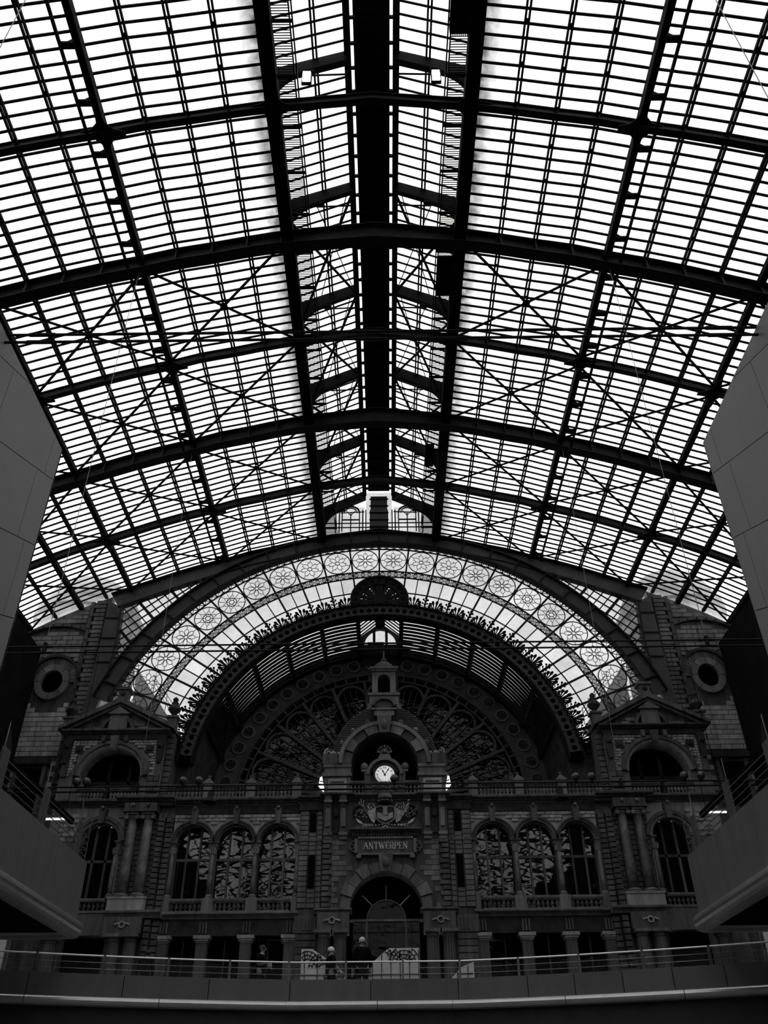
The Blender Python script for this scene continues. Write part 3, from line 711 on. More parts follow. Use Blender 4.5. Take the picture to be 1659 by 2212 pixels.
def cornice(parent, s, x0, x1, z0, z1, y, proj, mat='stone', name='cornice'):
    h = z1-z0; m = MB(s, FX)
    m.prismx([(y+.3,z0),(y-.08,z0),(y-.12,z0+h*.25),(y-proj*.5,z0+h*.4),(y-proj*.55,z0+h*.55),(y-proj*.95,z0+h*.65),(y-proj,z1-.04),(y-proj*.97,z1),(y+.3,z1)], x0, x1)
    return P(name, m, mat, parent)
def rosehead(parent, x, y, z, r=.12, mat='bronze'):
    m = MB(); m.lathe([(r,-.02),(r,.05),(r*.6,.0),(r*.45,-.08),(r*.1,-.1)][::-1] if False else [(r*.1,-.12),(r*.5,-.08),(r*.55,-.02),(r*.95,-.06),(r,.02)], (x,y,z), 10, 'y'); return P('boss', m, mat, parent)
def tilt(o, a=.02): o.rotation_euler = (random.uniform(-a,a), 0, random.uniform(-a,a)); return o
SIDE = {-1: 'left', 1: 'right'}
nwin = 6
for s in (-1, 1):
    # ------------------------------------------------ three-window bay
    wb = T('wall_%s_bay' % SIDE[s], 'stone bay of three arched windows between the door block and the paired columns', None, (s*9.5+FX,YF,10.7), kind='structure')
    WX = (6.85, 9.52, 12.2); ri, ro, zs = 1.14, 1.40, 15.41
    for i, cx in enumerate(WX):
        x0 = 5.4 if i == 0 else (WX[i-1]+cx)/2; x1 = 13.55 if i == 2 else (WX[i+1]+cx)/2
        m = MB(s, FX); arch_cell(m, x0, x1, cx, ri, zs, 17.25, YF, YF+.6); P('arch_wall', m, 'stone_light', wb)
        m = MB(s, FX); m.arc(zs, ri, ri+.16, -PI/2, PI/2, YF-.14, YF+.1, 24, cx); P('archivolt', m, 'stone', wb)
        m = MB(s, FX); m.arc(zs, ri+.16, ro, -PI/2, PI/2, YF-.22, YF+.1, 24, cx); P('archivolt', m, 'stone', wb)
        m = MB(s, FX); m.prism([(cx-.15,16.5),(cx+.15,16.5),(cx+.22,17.5),(cx-.22,17.5)], YF-.36, YF); P('keystone', m, 'stone', wb)
        rosehead(wb, s*cx+FX, YF-.4, 17.55, .13)
    ashlar(wb, light_me, 5.42, 13.5, 15.45, 17.2, .46, .22, YF, s, lambda x, z: all(math.hypot(x-c, z-zs) > ro+.01 for c in WX))
    m = MB(s, FX); m.box(5.4,13.55,YF-.1,YF+.6,17.25,17.8); P('frieze', m, 'stone_dark', wb)
    cornice(wb, s, 5.2, 13.7, 17.78, 18.2, YF, .55)
    m = MB(s, FX); m.box(5.4,13.55,YF-.1,YF+6,18.0,18.2); P('terrace_slab', m, 'stone', wb)
    for x in (5.52, 8.18, 10.86, 13.4):          # piers and imposts between the windows
        w_ = .3 if 6 < x < 13 else .2
        m = MB(s, FX); m.box(x-w_,x+w_,YF-.1,YF+.5,15.05,15.42); m.box(x-w_-.06,x+w_+.06,YF-.16,YF+.5,15.33,15.44); P('impost', m, 'stone', wb)
        m = MB(s, FX); m.box(x-.17,x+.17,YF+.25,YF+.6,11.9,15.1); P('window_pier', m, 'stone', wb)
        m = MB(s, FX); m.box(x-w_-.04,x+w_+.04,YF-.22,YF+.4,11.0,11.9); P('pedestal', m, 'stone_mid', wb)
        wh = {5.52:'against the door block',8.18:'between the first two windows from the door',10.86:'between the last two windows from the door',13.4:'next to the rusticated pier'}[x]
        column('slim polished stone column with leafy capital, '+wh, 'slim columns '+wh, s, x, YF+.02, 11.9, 15.05, .17, 'leafy')
    for a, b, wh in ((5.86,7.84,'the arched window nearest the door block'),(8.52,10.52,'the middle one of three arched windows'),(11.2,13.16,'the arched window next to the paired columns')):
        balustrade('squat stone balustrade under '+wh, 'balustrades under '+wh, s, a, b, 11.02, .86, YF, 7, 'stone_mid', bald_me)
    cornice(wb, s, 5.3, 13.6, 10.68, 11.03, YF, .4, 'stone_mid', 'string_course')
    for i, cx in enumerate(WX):                   # the windows
        wn = T('window_%d' % nwin, 'tall arched window with dark wavy glass', None, (s*cx+FX,YF+.5,11.1), kind='structure'); nwin += 1
        yb = YF+.5; e = 1.2
        for k, (a, b) in enumerate(((-e,-.46),(-.36,.36),(.46,e))):
            m = MB(s, FX); m.prism([(cx+a,11.1),(cx+b,11.1),(cx+b,14.35),(cx+a,14.35)], yb+.05, yb+.07); tilt(P('pane', m, 'window_glass', wn))
            n = 6; top = [(cx+a+(b-a)*j/n, 15.41+1.2*math.sqrt(max(0.,1-((a+(b-a)*j/n)/1.2)**2))) for j in range(n+1)]
            m = MB(s, FX); m.prism([(cx+b,14.5),(cx+a,14.5)]+top, yb+.05, yb+.07); tilt(P('pane', m, 'window_glass', wn))
        for d in (-.41, .41): m = MB(s, FX); m.box(cx+d-.06,cx+d+.06,yb-.04,yb+.1,11.1,16.5); P('mullion', m, 'stone', wn)
        m = MB(s, FX); m.box(cx-e,cx+e,yb-.03,yb+.1,14.33,14.5); P('transom', m, 'stone', wn)
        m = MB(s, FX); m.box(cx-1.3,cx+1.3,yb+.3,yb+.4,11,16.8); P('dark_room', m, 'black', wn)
    # ------------------------------------------------ lower storey of the bay
    for x, wh in ((5.75,'next to the door block'),(8.35,'second from the door block'),(10.95,'third from the door block'),(13.3,'next to the fluted columns')):
        t = T('pilaster', 'broad square pilaster with moulded capital under the windows, '+wh, 'pilaster', (s*x+FX,YF,3.2), 'square pilasters '+wh)
        m = MB(s, FX); m.box(x-.32,x+.32,YF-.12,YF+.5,3.2,9.3); P('shaft', m, 'stone', t)
        m = MB(s, FX); m.box(x-.36,x+.36,YF-.16,YF+.5,9.3,9.4); m.box(x-.42,x+.42,YF-.24,YF+.5,9.4,9.52); m.box(x-.5,x+.5,YF-.3,YF+.5,9.52,9.72); P('capital', m, 'stone_light', t)
        m = MB(s, FX)
        for q in (-.18, 0, .18): m.box(x+q-.05,x+q+.05,YF-.14,YF,9.85,10.5)
        P('triglyph', m, 'stone', t)
    m = MB(s, FX); m.box(5.2,13.7,YF,YF+.5,9.72,10.7); P('lower_frieze', m, 'stone_dark', wb)
    for a, b in ((6.1,8.0),(8.7,10.6),(11.3,12.95)):
        m = MB(s, FX); m.box(a-.05,b+.05,YF+.4,YF+.42,3.2,9.75); P('shop_glass', m, 'door_glass', wb)
        m = MB(s, FX); m.box((a+b)/2-.04,(a+b)/2+.04,YF+.34,YF+.42,3.2,9.75); P('shop_mullion', m, 'stone_dark', wb)
    # ------------------------------------------------ quoin strips and paired columns
    wq = T('wall_%s_pier' % SIDE[s], 'rusticated stone pier with paired columns beside the window bay', None, (s*14.8+FX,YF,3.2), kind='structure')
    m = MB(s, FX); m.box(13.5,16.75,YF,YF+1.2,3.2,17.9); P('core', m, 'stone', wq)
    for (a, b, d) in ((13.52,13.98,.1),(14.0,14.42,.22)):
        ashlar(wq, dark_me, a, b, 11.1, 16.95, 1.0, .325, YF-d, s, dep=.16+d, gap=.045, half=False)
        ashlar(wq, dark_me, a, b, 3.2, 10.6, 1.0, .37, YF-d, s, dep=.16+d, gap=.045, half=False)
        m = MB(s, FX); m.box(a-.04,b+.04,YF-d-.12,YF,16.95,17.25); P('block_cap', m, 'stone', wq)
    ashlar(wq, dark_me, 14.45, 16.7, 12.0, 16.9, .55, .325, YF, s, dep=.1, gap=.04)
    m = MB(s, FX); m.box(14.45,16.75,YF-.75,YF+.2,11.08,11.86); m.box(14.4,16.8,YF-.8,YF+.2,11.78,11.9); P('column_plinth', m, 'stone_light', wq)
    cornice(wq, s, 13.45, 16.85, 10.68, 11.08, YF-.55, .35, 'stone_mid', 'string_course')
    for x, wh in ((15.08,'inner one of the pair, toward the three windows'),(16.08,'outer one of the pair, by the single window')):
        column('tall veined marble column with scrolled capital, '+wh, 'marble columns, '+wh, s, x, YF-.38, 11.9, 17.2, .33, 'ionic')
        column('stout fluted stone column below the marble '+wh.replace('one of the pair','column'), 'fluted columns below, '+wh, s, x, YF-.38, 3.2, 9.75, .4, 'doric', 'stone')
    m = MB(s, FX); m.box(14.55,16.6,YF-.85,YF+.1,17.2,17.8); m.box(14.5,16.65,YF-.9,YF+.1,17.2,17.32); P('entablature_block', m, 'stone', wq)
    for x in (15.1, 16.05): rosehead(wq, s*x+FX, YF-.92, 17.62, .13)
    cornice(wq, s, 13.5, 17.2, 17.78, 18.25, YF-.3, .7)
    m = MB(s, FX); m.box(14.5,16.7,YF-.8,YF+.1,9.75,10.7); P('lower_entablature', m, 'stone', wq)
    m = MB(s, FX); m.arc(10.25, .13, .2, 0, 2*PI-.001, YF-.9, YF-.8, 14, 15.6); m.bar((15.15,YF-.85,10.25),(15.4,YF-.85,10.35),.1,.08); m.bar((15.8,YF-.85,10.35),(16.05,YF-.85,10.25),.1,.08); P('wreath', m, 'stone_light', wq)
    # ------------------------------------------------ side window bay beyond the columns
    ws = T('wall_%s_side_bay' % SIDE[s], 'stone bay with a single arched window beyond the paired columns', None, (s*18.5+FX,YF,10.7), kind='structure')
    cx = 18.12; r2 = 1.2; z2 = 15.53
    m = MB(s, FX); arch_cell(m, 16.75, 21.5, cx, r2, z2, 17.8, YF, YF+.6); P('arch_wall', m, 'stone_light', ws)
    m = MB(s, FX); m.arc(z2, r2, r2+.2, -PI/2, PI/2, YF-.16, YF+.1, 24, cx); P('archivolt', m, 'stone_mid', ws)
    m = MB(s, FX); m.arc(z2, r2+.2, r2+.42, -PI/2, PI/2, YF-.26, YF+.1, 24, cx); P('archivolt', m, 'stone', ws)
    m = MB(s, FX); m.prism([(cx-.17,16.6),(cx+.17,16.6),(cx+.25,17.6),(cx-.25,17.6)], YF-.42, YF); P('keystone', m, 'stone', ws)
    rosehead(ws, s*cx+FX, YF-.48, 17.62, .13)
    ashlar(ws, light_me, 16.78, 20.9, 15.55, 17.35, .7, .3, YF, s, lambda x, z: math.hypot(x-cx, z-z2) > r2+.43)
    m = MB(s, FX); m.box(19.35,21.5,YF,YF+.6,3.2,15.55); P('pier_wall', m, 'stone', ws)
    m = MB(s, FX); m.box(16.7,17.0,YF-.1,YF+.5,15.1,15.55); m.box(16.62,17.12,YF-.16,YF+.5,15.45,15.56); P('impost', m, 'stone', ws)
    column('slim stone column with leafy capital beside the single arched window', 'slim columns of the side bays', s, 16.95, YF+.02, 12.0, 15.1, .17, 'leafy')
    balustrade('squat stone balustrade under the single side window', 'side window balustrades', s, 17.1, 19.3, 11.1, .86, YF, 8, 'stone_mid', bald_me)
    m = MB(s, FX); m.box(16.75,21.5,YF-.1,YF+.6,9.8,11.1); P('lower_wall', m, 'stone_mid', ws)
    cornice(ws, s, 16.8, 21.6, 17.78, 18.2, YF, .5)
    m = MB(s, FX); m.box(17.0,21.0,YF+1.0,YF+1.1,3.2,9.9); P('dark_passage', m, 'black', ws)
    column('stout fluted stone column at the outer end of the lower storey', 'outer lower columns', s, 19.9, YF-.3, 3.2, 9.7, .42, 'doric', 'stone')
    wn = T('window_%d' % nwin, 'single tall arched window with dark glass beyond the paired columns', None, (s*cx+FX,YF+.5,11.1), kind='structure'); nwin += 1
    for a, b in ((-1.25,-.46),(-.36,.36),(.46,1.25)):
        m = MB(s, FX); m.box(cx+a,cx+b,YF+.55,YF+.57,11.1,16.8); tilt(P('pane', m, 'window_glass', wn))
    for d in (-.41,.41): m = MB(s, FX); m.box(cx+d-.07,cx+d+.07,YF+.46,YF+.6,11.1,16.6); P('mullion', m, 'stone', wn)
    m = MB(s, FX); m.box(cx-1.25,cx+1.25,YF+.46,YF+.6,14.3,14.48); P('transom', m, 'stone', wn)
    # ------------------------------------------------ pedimented tower above
    wt = T('wall_%s_tower' % SIDE[s], 'pedimented stone tower with a dark arched opening above the terrace', None, (s*18.2+FX,YF,18.2), kind='structure')
    cx = 18.2; rt = 2.02; zt = 19.95
    m = MB(s, FX); arch_cell(m, 14.85, 21.55, cx, rt, zt, 23.0, YF, YF+1.0, 28); m.box(14.85,cx-rt,YF,YF+1.0,18.2,zt); m.box(cx+rt,21.55,YF,YF+1.0,18.2,zt); P('front_wall', m, 'stone_mid', wt)
    m = MB(s, FX); m.arc(zt, rt, rt+.22, -PI/2, PI/2, YF-.2, YF+.9, 28, cx); P('archivolt', m, 'stone_mid', wt)
    m = MB(s, FX); m.arc(zt, rt+.22, rt+.46, -PI/2, PI/2, YF-.32, YF+.1, 28, cx); P('archivolt', m, 'stone', wt)
    m = MB(s, FX); m.prism([(cx-.18,21.85),(cx+.18,21.85),(cx+.28,22.7),(cx-.28,22.7)], YF-.5, YF); P('keystone', m, 'stone', wt)
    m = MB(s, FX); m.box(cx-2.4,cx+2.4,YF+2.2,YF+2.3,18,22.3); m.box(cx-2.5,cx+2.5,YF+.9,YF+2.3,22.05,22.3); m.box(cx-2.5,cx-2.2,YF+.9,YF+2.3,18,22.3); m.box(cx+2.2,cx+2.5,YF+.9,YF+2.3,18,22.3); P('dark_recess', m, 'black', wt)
    for d in (-.7,.7): m = MB(s, FX); m.box(cx+d-.1,cx+d+.1,YF+1.6,YF+1.75,18.2,21.9); P('recess_mullion', m, 'stone_dark', wt)
    m = MB(s, FX); m.box(cx-2,cx+2,YF+1.6,YF+1.75,20.0,20.2); P('recess_transom', m, 'stone_dark', wt)
    ashlar(wt, light_me, 15.3, 21.1, 19.95, 22.55, .36, .2, YF, s, lambda x, z: math.hypot(x-cx, z-zt) > rt+.47)
    ashlar(wt, dark_me, 14.88, 15.7, 18.3, 19.9, .8, .4, YF-.05, s, dep=.14)
    for q in (-1, 1):
        m = MB(s, FX); x = cx+q*3.12; m.box(x-.2,x+.2,YF-.14,YF,19.9,22.55); P('pilaster_strip', m, 'stone', wt)
        m = MB(s, FX); m.prism([(x-.28,22.5),(x-.2,21.2),(x-.1,20.8),(x+.1,20.8),(x+.2,21.2),(x+.28,22.5)], YF-.34, YF-.1); m.ball((x,YF-.32,22.0),.2,8); P('carved_mask', m, 'stone_dark', wt)
        m = MB(s, FX); x = cx+q*2.38; m.box(x-.27,x+.27,YF-.14,YF,21.6,22.14); m.lathe([(.05,-.12),(.15,-.1),(.22,-.02)], (x,YF-.14,21.87), 10, 'y'); P('carved_square', m, 'stone_dark', wt)
        m = MB(s, FX); x = cx+q*.75; m.box(x-.12,x+.12,YF-.45,YF,22.3,22.75); P('bracket', m, 'stone', wt)
    m = MB(s, FX); m.box(cx-3.4,cx+3.4,YF-.2,YF+1,22.55,22.85); P('frieze', m, 'stone_dark', wt)
    cornice(wt, s, cx-3.65, cx+3.65, 22.85, 23.2, YF, .55)
    m = MB(s, FX); m.prism([(cx-3.4,23.2),(cx+3.4,23.2),(cx,25.1)], YF-.05, YF+.8); P('pediment_field', m, 'stone', wt)
    for q in (-1, 1):
        m = MB(s, FX); m.prism([(cx+q*3.95,23.15),(cx+q*3.95,23.4),(cx,25.6),(cx,25.2)], YF-.6, YF+.9); m.prism([(cx+q*3.5,23.2),(cx+q*3.3,23.2),(cx,25.0),(cx,25.25)], YF-.4, YF); P('raking_cornice', m, 'stone', wt)
    ashlar(wt, stone_me, cx-2.6, cx+2.6, 23.25, 24.4, .62, .29, YF-.05, s, lambda x, z: abs(x-cx) < (25.0-z)*1.6 and abs(x-cx) > .85)
    m = MB(s, FX); m.box(cx-.62,cx+.62,YF-.35,YF,23.2,24.35); m.prism([(cx-.8,24.35),(cx+.8,24.35),(cx,24.9)], YF-.5, YF); P('tablet', m, 'stone_mid', wt)
    m = MB(s, FX); m.arc(23.15, .95, 1.15, -PI/2, -.6, YF-.4, YF, 8, cx); m.arc(23.15, .95, 1.15, .6, PI/2, YF-.4, YF, 8, cx); P('broken_arc', m, 'stone', wt)
    ashlar(wt, dark_me, 14.35, 14.85, 18.3, 23.6, .6, .4, YF+.35, s, dep=.2, half=False)
    m = MB(s, FX); m.box(14.35,14.9,YF+.35,YF+1.6,18.2,23.6); P('side_pier', m, 'stone', wt)
    # finial and urns
    t = T('pediment_finial', 'carved stone block finial on the apex of the tower pediment', 'finial', (s*cx+FX,YF,25.5), 'pediment finials')
    m = MB(s, FX); m.prism([(cx-.45,25.4),(cx+.45,25.4),(cx+.3,25.8),(cx+.36,26.25),(cx-.36,26.25),(cx-.3,25.8)], YF-.4, YF+.3); P('block', m, 'stone', t)
    m = MB(s, FX); m.box(cx-.48,cx+.48,YF-.5,YF+.35,26.25,26.45); P('cap', m, 'stone', t)
    m = MB(s, FX); m.lathe([(.05,-.14),(.16,-.1),(.2,0)], (cx,YF-.4,25.95), 10, 'y'); P('flower', m, 'stone_dark', t)
    for x, nm in ((14.62,'beside the rosette window'),(21.75,'against the brick corner')):
        t = T('stone_urn', 'carved stone urn on a pedestal '+nm, 'urn', (s*x+FX,YF+.2,23.6), 'urns '+nm)
        m = MB(s, FX); m.box(x-.3,x+.3,YF-.1,YF+.5,23.4,24.2); m.box(x-.42,x+.42,YF-.2,YF+.6,24.2,24.35); P('pedestal', m, 'stone', t)
        m = MB(s, FX); m.lathe([(.2,24.35),(.12,24.45),(.14,24.55),(.36,24.8),(.42,25.0),(.3,25.25),(.2,25.35),(.26,25.42),(.2,25.5)], (x,YF+.2,0), 12); P('bowl', m, 'stone_dark', t, smooth=True)
        m = MB(s, FX)
        for q in range(8): a = q*PI/4; m.ball((x+.38*math.cos(a),YF+.2+.38*math.sin(a),24.98),.1,5)
        P('garland', m, 'stone', t)
        m = MB(s, FX); m.lathe([(.08,25.5),(.18,25.62),(.2,25.75),(.1,25.88),(.02,25.95)], (x,YF+.2,0), 10); P('lid', m, 'stone_dark', t)
    # terrace balustrades
    for a, b, wh in ((6.12,8.38,'next to the door block'),(9.12,11.18,'between the two middle pedestals'),(11.92,14.2,'next to the pedimented tower')):
        balustrade('stone terrace balustrade above the arched windows, '+wh, 'terrace balustrades '+wh, s, a, b, 18.2, 1.0, YF-.15, 9)
    for a, b, wh in ((16.2,18.0,'half nearer the clock'),(18.4,20.2,'half nearer the round window')):
        balustrade('stone balustrade across the foot of the tower arch, '+wh, 'tower balustrades, '+wh, s, a, b, 18.2, .9, YF-.1, 8)
    for x, wh in ((5.75,'beside the clock pavilion'),(8.75,'in the middle of the terrace'),(11.55,'toward the tower')):
        t = T('terrace_pedestal', 'stone pedestal with pyramid cap on the terrace, '+wh, 'pedestal', (s*x+FX,YF-.15,18.2), 'terrace pedestals '+wh)
        m = MB(s, FX); m.box(x-.28,x+.28,YF-.4,YF+.1,18.2,19.25); m.box(x-.34,x+.34,YF-.46,YF+.16,19.2,19.32); P('block', m, 'stone_mid', t)
        m = MB(s, FX); c = (x, YF-.15); m.add([(x-.3,YF-.45,19.32),(x+.3,YF-.45,19.32),(x+.3,YF+.15,19.32),(x-.3,YF+.15,19.32),(x,YF-.15,19.75)],[(0,1,4),(1,2,4),(2,3,4),(3,0,4),(3,2,1,0)]); m.ball((x,YF-.15,19.78),.09,6); P('cap', m, 'stone', t)
# ------------------------------------------------ central door block
YD = YF-.5
wc = T('wall_centre', 'central stone door block with quoins, arched doorway and name panel', None, (FX,YD,3.2), kind='structure')
rd, rdo, zd = 2.18, 2.84, 11.08
m = MB(1, FX); arch_cell(m, -3.95, 3.95, 0, rd, zd, 18.2, YD, YD+.9, 32); P('front_wall', m, 'stone', wc)
for s in (-1, 1):
    m = MB(s, FX); m.box(3.95,5.45,YD+.25,YD+.9,3.2,18.0); P('flank_wall', m, 'stone', wc)
    slit = lambda x, z: not (4.32 < x < 4.9 and (12.3 < z < 14.5 or 15.85 < z < 17.15)) 
    ashlar(wc, stone_me, 3.98, 4.33, 11.2, 17.3, .6, .32, YD+.25, s, half=False)
    ashlar(wc, stone_me, 4.85, 5.42, 11.2, 17.3, .6, .32, YD+.25, s, half=False)
    for za, zb in ((11.2,12.4),(14.42,15.9)): ashlar(wc, stone_me, 4.35, 4.83, za, zb, .5, .32, YD+.25, s, half=False)
    for za, zb in ((12.4,14.4),(15.92,17.1)):
        m = MB(s, FX); m.box(4.4,4.78,YD+.05,YD+.24,za,zb); P('slit_window', m, 'black', wc)
    m = MB(s, FX); m.box(3.9,5.5,YD+.05,YD+.9,17.3,17.8); P('flank_frieze', m, 'stone_dark', wc)
    m = MB(s, FX); m.box(3.9,5.5,YD+.1,YD+.9,15.3,15.45); P('flank_string', m, 'stone', wc)
    # long and short quoins
    for k in range(13):
        z = 11.15+k*.325; L = .62 if k%2 == 0 else .46
        inst('quoin', dark_me, wc, (s*(3.93-L/2)+FX, YD-.03, z+.16), (0,0,0), (L, .3, .27))
    ashlar(wc, stone_me, 0.05, 3.35, 11.1, 15.3, .78, .325, YD, s, lambda x, z: math.hypot(x, z-zd) > rdo+.05 and not (x < 2.15 and z > 14.0), dep=.07, gap=.02)
    # voussoirs of the door arch, alternately proud
    for k in range(5):
        a0 = .12+k*(PI/2-.12)/5; a1 = .12+(k+1)*(PI/2-.12)/5; pr = .3 if k%2 else .2; out = rdo+(.06 if k%2 else -.06)
        m = MB(s, FX); m.arc(zd, rd, out, a0+.01, a1-.01, YD-pr, YD+.5, 5); P('voussoir', m, 'stone_mid', wc)
    cornice(wc, s, 2.05, 4.3, 10.78, 11.06, YD-.1, .35, 'stone_mid', 'impost_band')
    m = MB(s, FX); m.box(2.2,4.1,YD-.55,YD+.6,9.8,10.8); P('door_entablature', m, 'stone', wc)
    m = MB(s, FX); m.arc(10.32, .14, .21, 0, 2*PI-.001, YD-.66, YD-.55, 14, 3.2); m.bar((2.7,YD-.6,10.3),(2.98,YD-.6,10.38),.12,.1); m.bar((3.42,YD-.6,10.38),(3.7,YD-.6,10.3),.12,.1); P('wreath', m, 'stone_light', wc)
    for x, wh in ((2.72,'next to the opening'),(3.68,'farther from the opening')): column('fluted stone column flanking the central doorway, '+wh, 'doorway columns '+wh, s, x, YD-.2, 3.2, 9.8, .4, 'doric', 'stone')
    m = MB(s, FX); m.box(4.2,5.5,YD+.1,YD+.9,9.75,10.75)
    for q in (4.5,4.7,4.9): m.box(q-.05,q+.05,YD+.02,YD+.1,9.9,10.6)
    P('flank_entablature', m, 'stone', wc)
    ashlar(wc, dark_me, 4.15, 5.4, 3.2, 9.7, 1.3, .38, YD+.2, s, half=False)
    cornice(wc, s, 3.95, 5.6, 17.78, 18.2, YD+.2, .5)
    # long scrolled consoles
    for x, wh in ((2.66,'nearer the coat of arms'),(3.62,'farther from the coat of arms')):
        t = T('scroll_console', 'long carved stone console under the balcony, '+wh, 'console', (s*x+FX,YD,15.4), 'carved consoles '+wh)
        m = MB(s, FX); m.prismx([(YD,15.4),(YD-.12,15.5),(YD-.22,15.8),(YD-.2,16.2),(YD-.25,17.2),(YD-.55,17.7),(YD-.6,18.1),(YD,18.1)], x-.22, x+.22); P('body', m, 'stone', t)
        m = MB(s, FX); m.box(x-.28,x+.28,YD-.3,YD,15.55,15.75); m.box(x-.24,x+.24,YD-.2,YD,15.3,15.55); P('foot', m, 'stone_mid', t)
        m = MB(s, FX); m.box(x-.14,x+.14,YD-.33,YD-.2,16.1,17.3); P('panel', m, 'stone_mid', t)
        m = MB(s, FX); m.box(x-.26,x+.26,YD-.62,YD,17.6,17.74); P('band', m, 'stone_mid', t)
    m = MB(s, FX); m.box(2.92,3.36,YD-.12,YD,15.7,18.0); m.ball((3.14,YD-.14,17.0),.2,8,1.6); P('console_infill', m, 'stone_dark', wc)
m = MB(1, FX); m.prism([(-.3,13.2),(.3,13.2),(.46,14.3),(-.46,14.3)], YD-.55, YD); m.ball((0,YD-.55,13.75),.24,8,1.4); P('keystone', m, 'stone', wc)
m = MB(1, FX); m.box(-4.0,4.0,YD-.1,YD+.9,18.0,18.2); P('balcony_slab', m, 'stone', wc)
m = MB(1, FX); m.box(-4.1,4.1,YD+.2,YD+2.5,18.0,18.2); P('balcony_floor', m, 'stone', wc)
for (a, b, pr) in ((-4.15,-1.95,.75),(-1.95,1.95,.5),(1.95,4.15,.75)): cornice(wc, 1, a, b, 17.85, 18.22, YD, pr)
# doorway
dr = T('door_1', 'deep central doorway with a fan light and pale reflections in its glass', None, (FX,YD+.7,3.2), kind='structure')
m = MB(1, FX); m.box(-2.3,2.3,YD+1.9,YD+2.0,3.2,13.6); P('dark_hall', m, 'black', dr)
m = MB(1, FX); m.arc(10.62, 1.12, 1.2, -PI/2, PI/2, YD+.75, YD+.85, 28); P('fan_arc', m, 'stone_mid', dr)
for a in (-PI/4, 0, PI/4): m = MB(1, FX); m.bar((1.2*math.sin(a),YD+.8,10.62+1.2*math.cos(a)),(2.05*math.sin(a),YD+.8,10.62+1.2*math.cos(a)+.85*math.cos(a)),.05,.06,(0,1,0)); P('fan_bar', m, 'stone_light', dr)
m = MB(1, FX); m.box(-2.2,2.2,YD+.7,YD+.9,10.5,10.64); P('transom', m, 'stone_mid', dr)
for x in (-1.18, 1.18): m = MB(1, FX); m.box(x-.05,x+.05,YD+.72,YD+.88,3.2,10.6); P('jamb', m, 'stone_mid', dr)
for k in range(9): m = MB(1, FX); x = -2.0+k*.5; m.box(x-.02,x+.02,YD+.76,YD+.84,3.2,10.5); P('door_bar', m, 'stone_dark', dr)
for z in (8.0, 9.9): m = MB(1, FX); m.box(-2.1,2.1,YD+.76,YD+.84,z-.025,z+.025); P('door_bar', m, 'stone_dark', dr)
for k in range(4): m = MB(1, FX); x = -2.0+k*1.0; m.box(x+.02,x+.98,YD+.86,YD+.88,3.2,10.5); P('pane', m, 'door_glass', dr)
n = 14; m = MB(1, FX); m.prism([(-1.1,10.64),(1.1,10.64)]+[(1.1*math.cos(PI*i/n),10.64+1.1*math.sin(PI*i/n)) for i in range(1,n)], YD+.86, YD+.88); P('pane', m, 'door_glass', dr)
# name panel
t = T('name_panel', 'stone panel lettered ANTWERPEN over the central doorway', 'sign', (FX,YD,14.2))
m = MB(1, FX); m.box(-1.8,1.8,YD-.22,YD,14.33,15.38); npanel = P('panel', m, 'stone', t)
m = MB(1, FX)
for a in ((-1.9,1.9,15.3,15.42),(-1.9,1.9,14.28,14.4),(-1.92,-1.74,14.28,15.42),(1.74,1.92,14.28,15.42)): m.box(a[0],a[1],YD-.3,YD,a[2],a[3])
P('border', m, 'stone_mid', t)
for s in (-1, 1):
    m = MB(s, FX); m.arc(14.85, .26, .38, 0, PI, YD-.2, YD, 14, 1.92); m.arc(14.85, .08, .18, 0, 2*PI-.001, YD-.18, YD, 12, 2.08); P('scroll_ear', m, 'stone', t)
    m = MB(s, FX); m.box(1.5,1.82,YD-.35,YD,14.08,14.28); P('bracket', m, 'stone_mid', t)
cornice(t, 1, -2.25, 2.25, 15.62, 15.9, YD-.1, .5, 'stone', 'hood')
m = MB(1, FX)
for k in range(26): m.box(-2.05+k*.16,-1.97+k*.16,YD-.3,YD,15.46,15.6)
P('dentils', m, 'stone', t, kind='stuff')
def letter(ch, h):      # serif capitals drawn as strokes: (x0,z0,x1,z1,width)
    w = {'A':.8,'N':.78,'T':.7,'W':1.05,'E':.6,'R':.7,'P':.62}[ch]; tk, tn = .13, .06; S = []; B = []
    if ch == 'A': S = [(.0,0,.4,1,tn),(.4,1,.78,0,tk),(.16,.36,.62,.36,tn)]; f = [(0,0),(.78,0)]
    elif ch == 'N': S = [(.08,0,.08,1,tn),(.08,1,.68,0,tk),(.68,0,.68,1,tn)]; f = [(.08,0),(.06,1),(.68,1)]
    elif ch == 'T': S = [(.35,0,.35,1,tk),(0,.96,.7,.96,tn),(.02,.82,.02,1,tn),(.68,.82,.68,1,tn)]; f = [(.35,0)]
    elif ch == 'W': S = [(.05,1,.3,0,tk),(.3,0,.52,1,tn),(.48,1,.74,0,tk),(.74,0,1.0,1,tn)]; f = [(.05,1),(.5,1),(1.0,1)]
    elif ch == 'E': S = [(.1,0,.1,1,tk),(.0,.96,.55,.96,tn),(.0,.03,.58,.03,tn),(.1,.52,.45,.52,tn),(.54,.8,.54,1,tn),(.57,0,.57,.2,tn),(.45,.42,.45,.62,tn)]; f = []
    else:
        S = [(.1,0,.1,1,tk),(.0,.97,.35,.97,tn),(.1,.47,.35,.47,tn)]; f = [(.1,0)]; B = [(.33,.72,.25)]
        if ch == 'R': S.append((.34,.47,.68,0,tk)); f.append((.68,0))
    S += [(x-.13,(.02 if z == 0 else .98),x+.13,(.02 if z == 0 else .98),.045) for x, z in f]
    return w, S, B
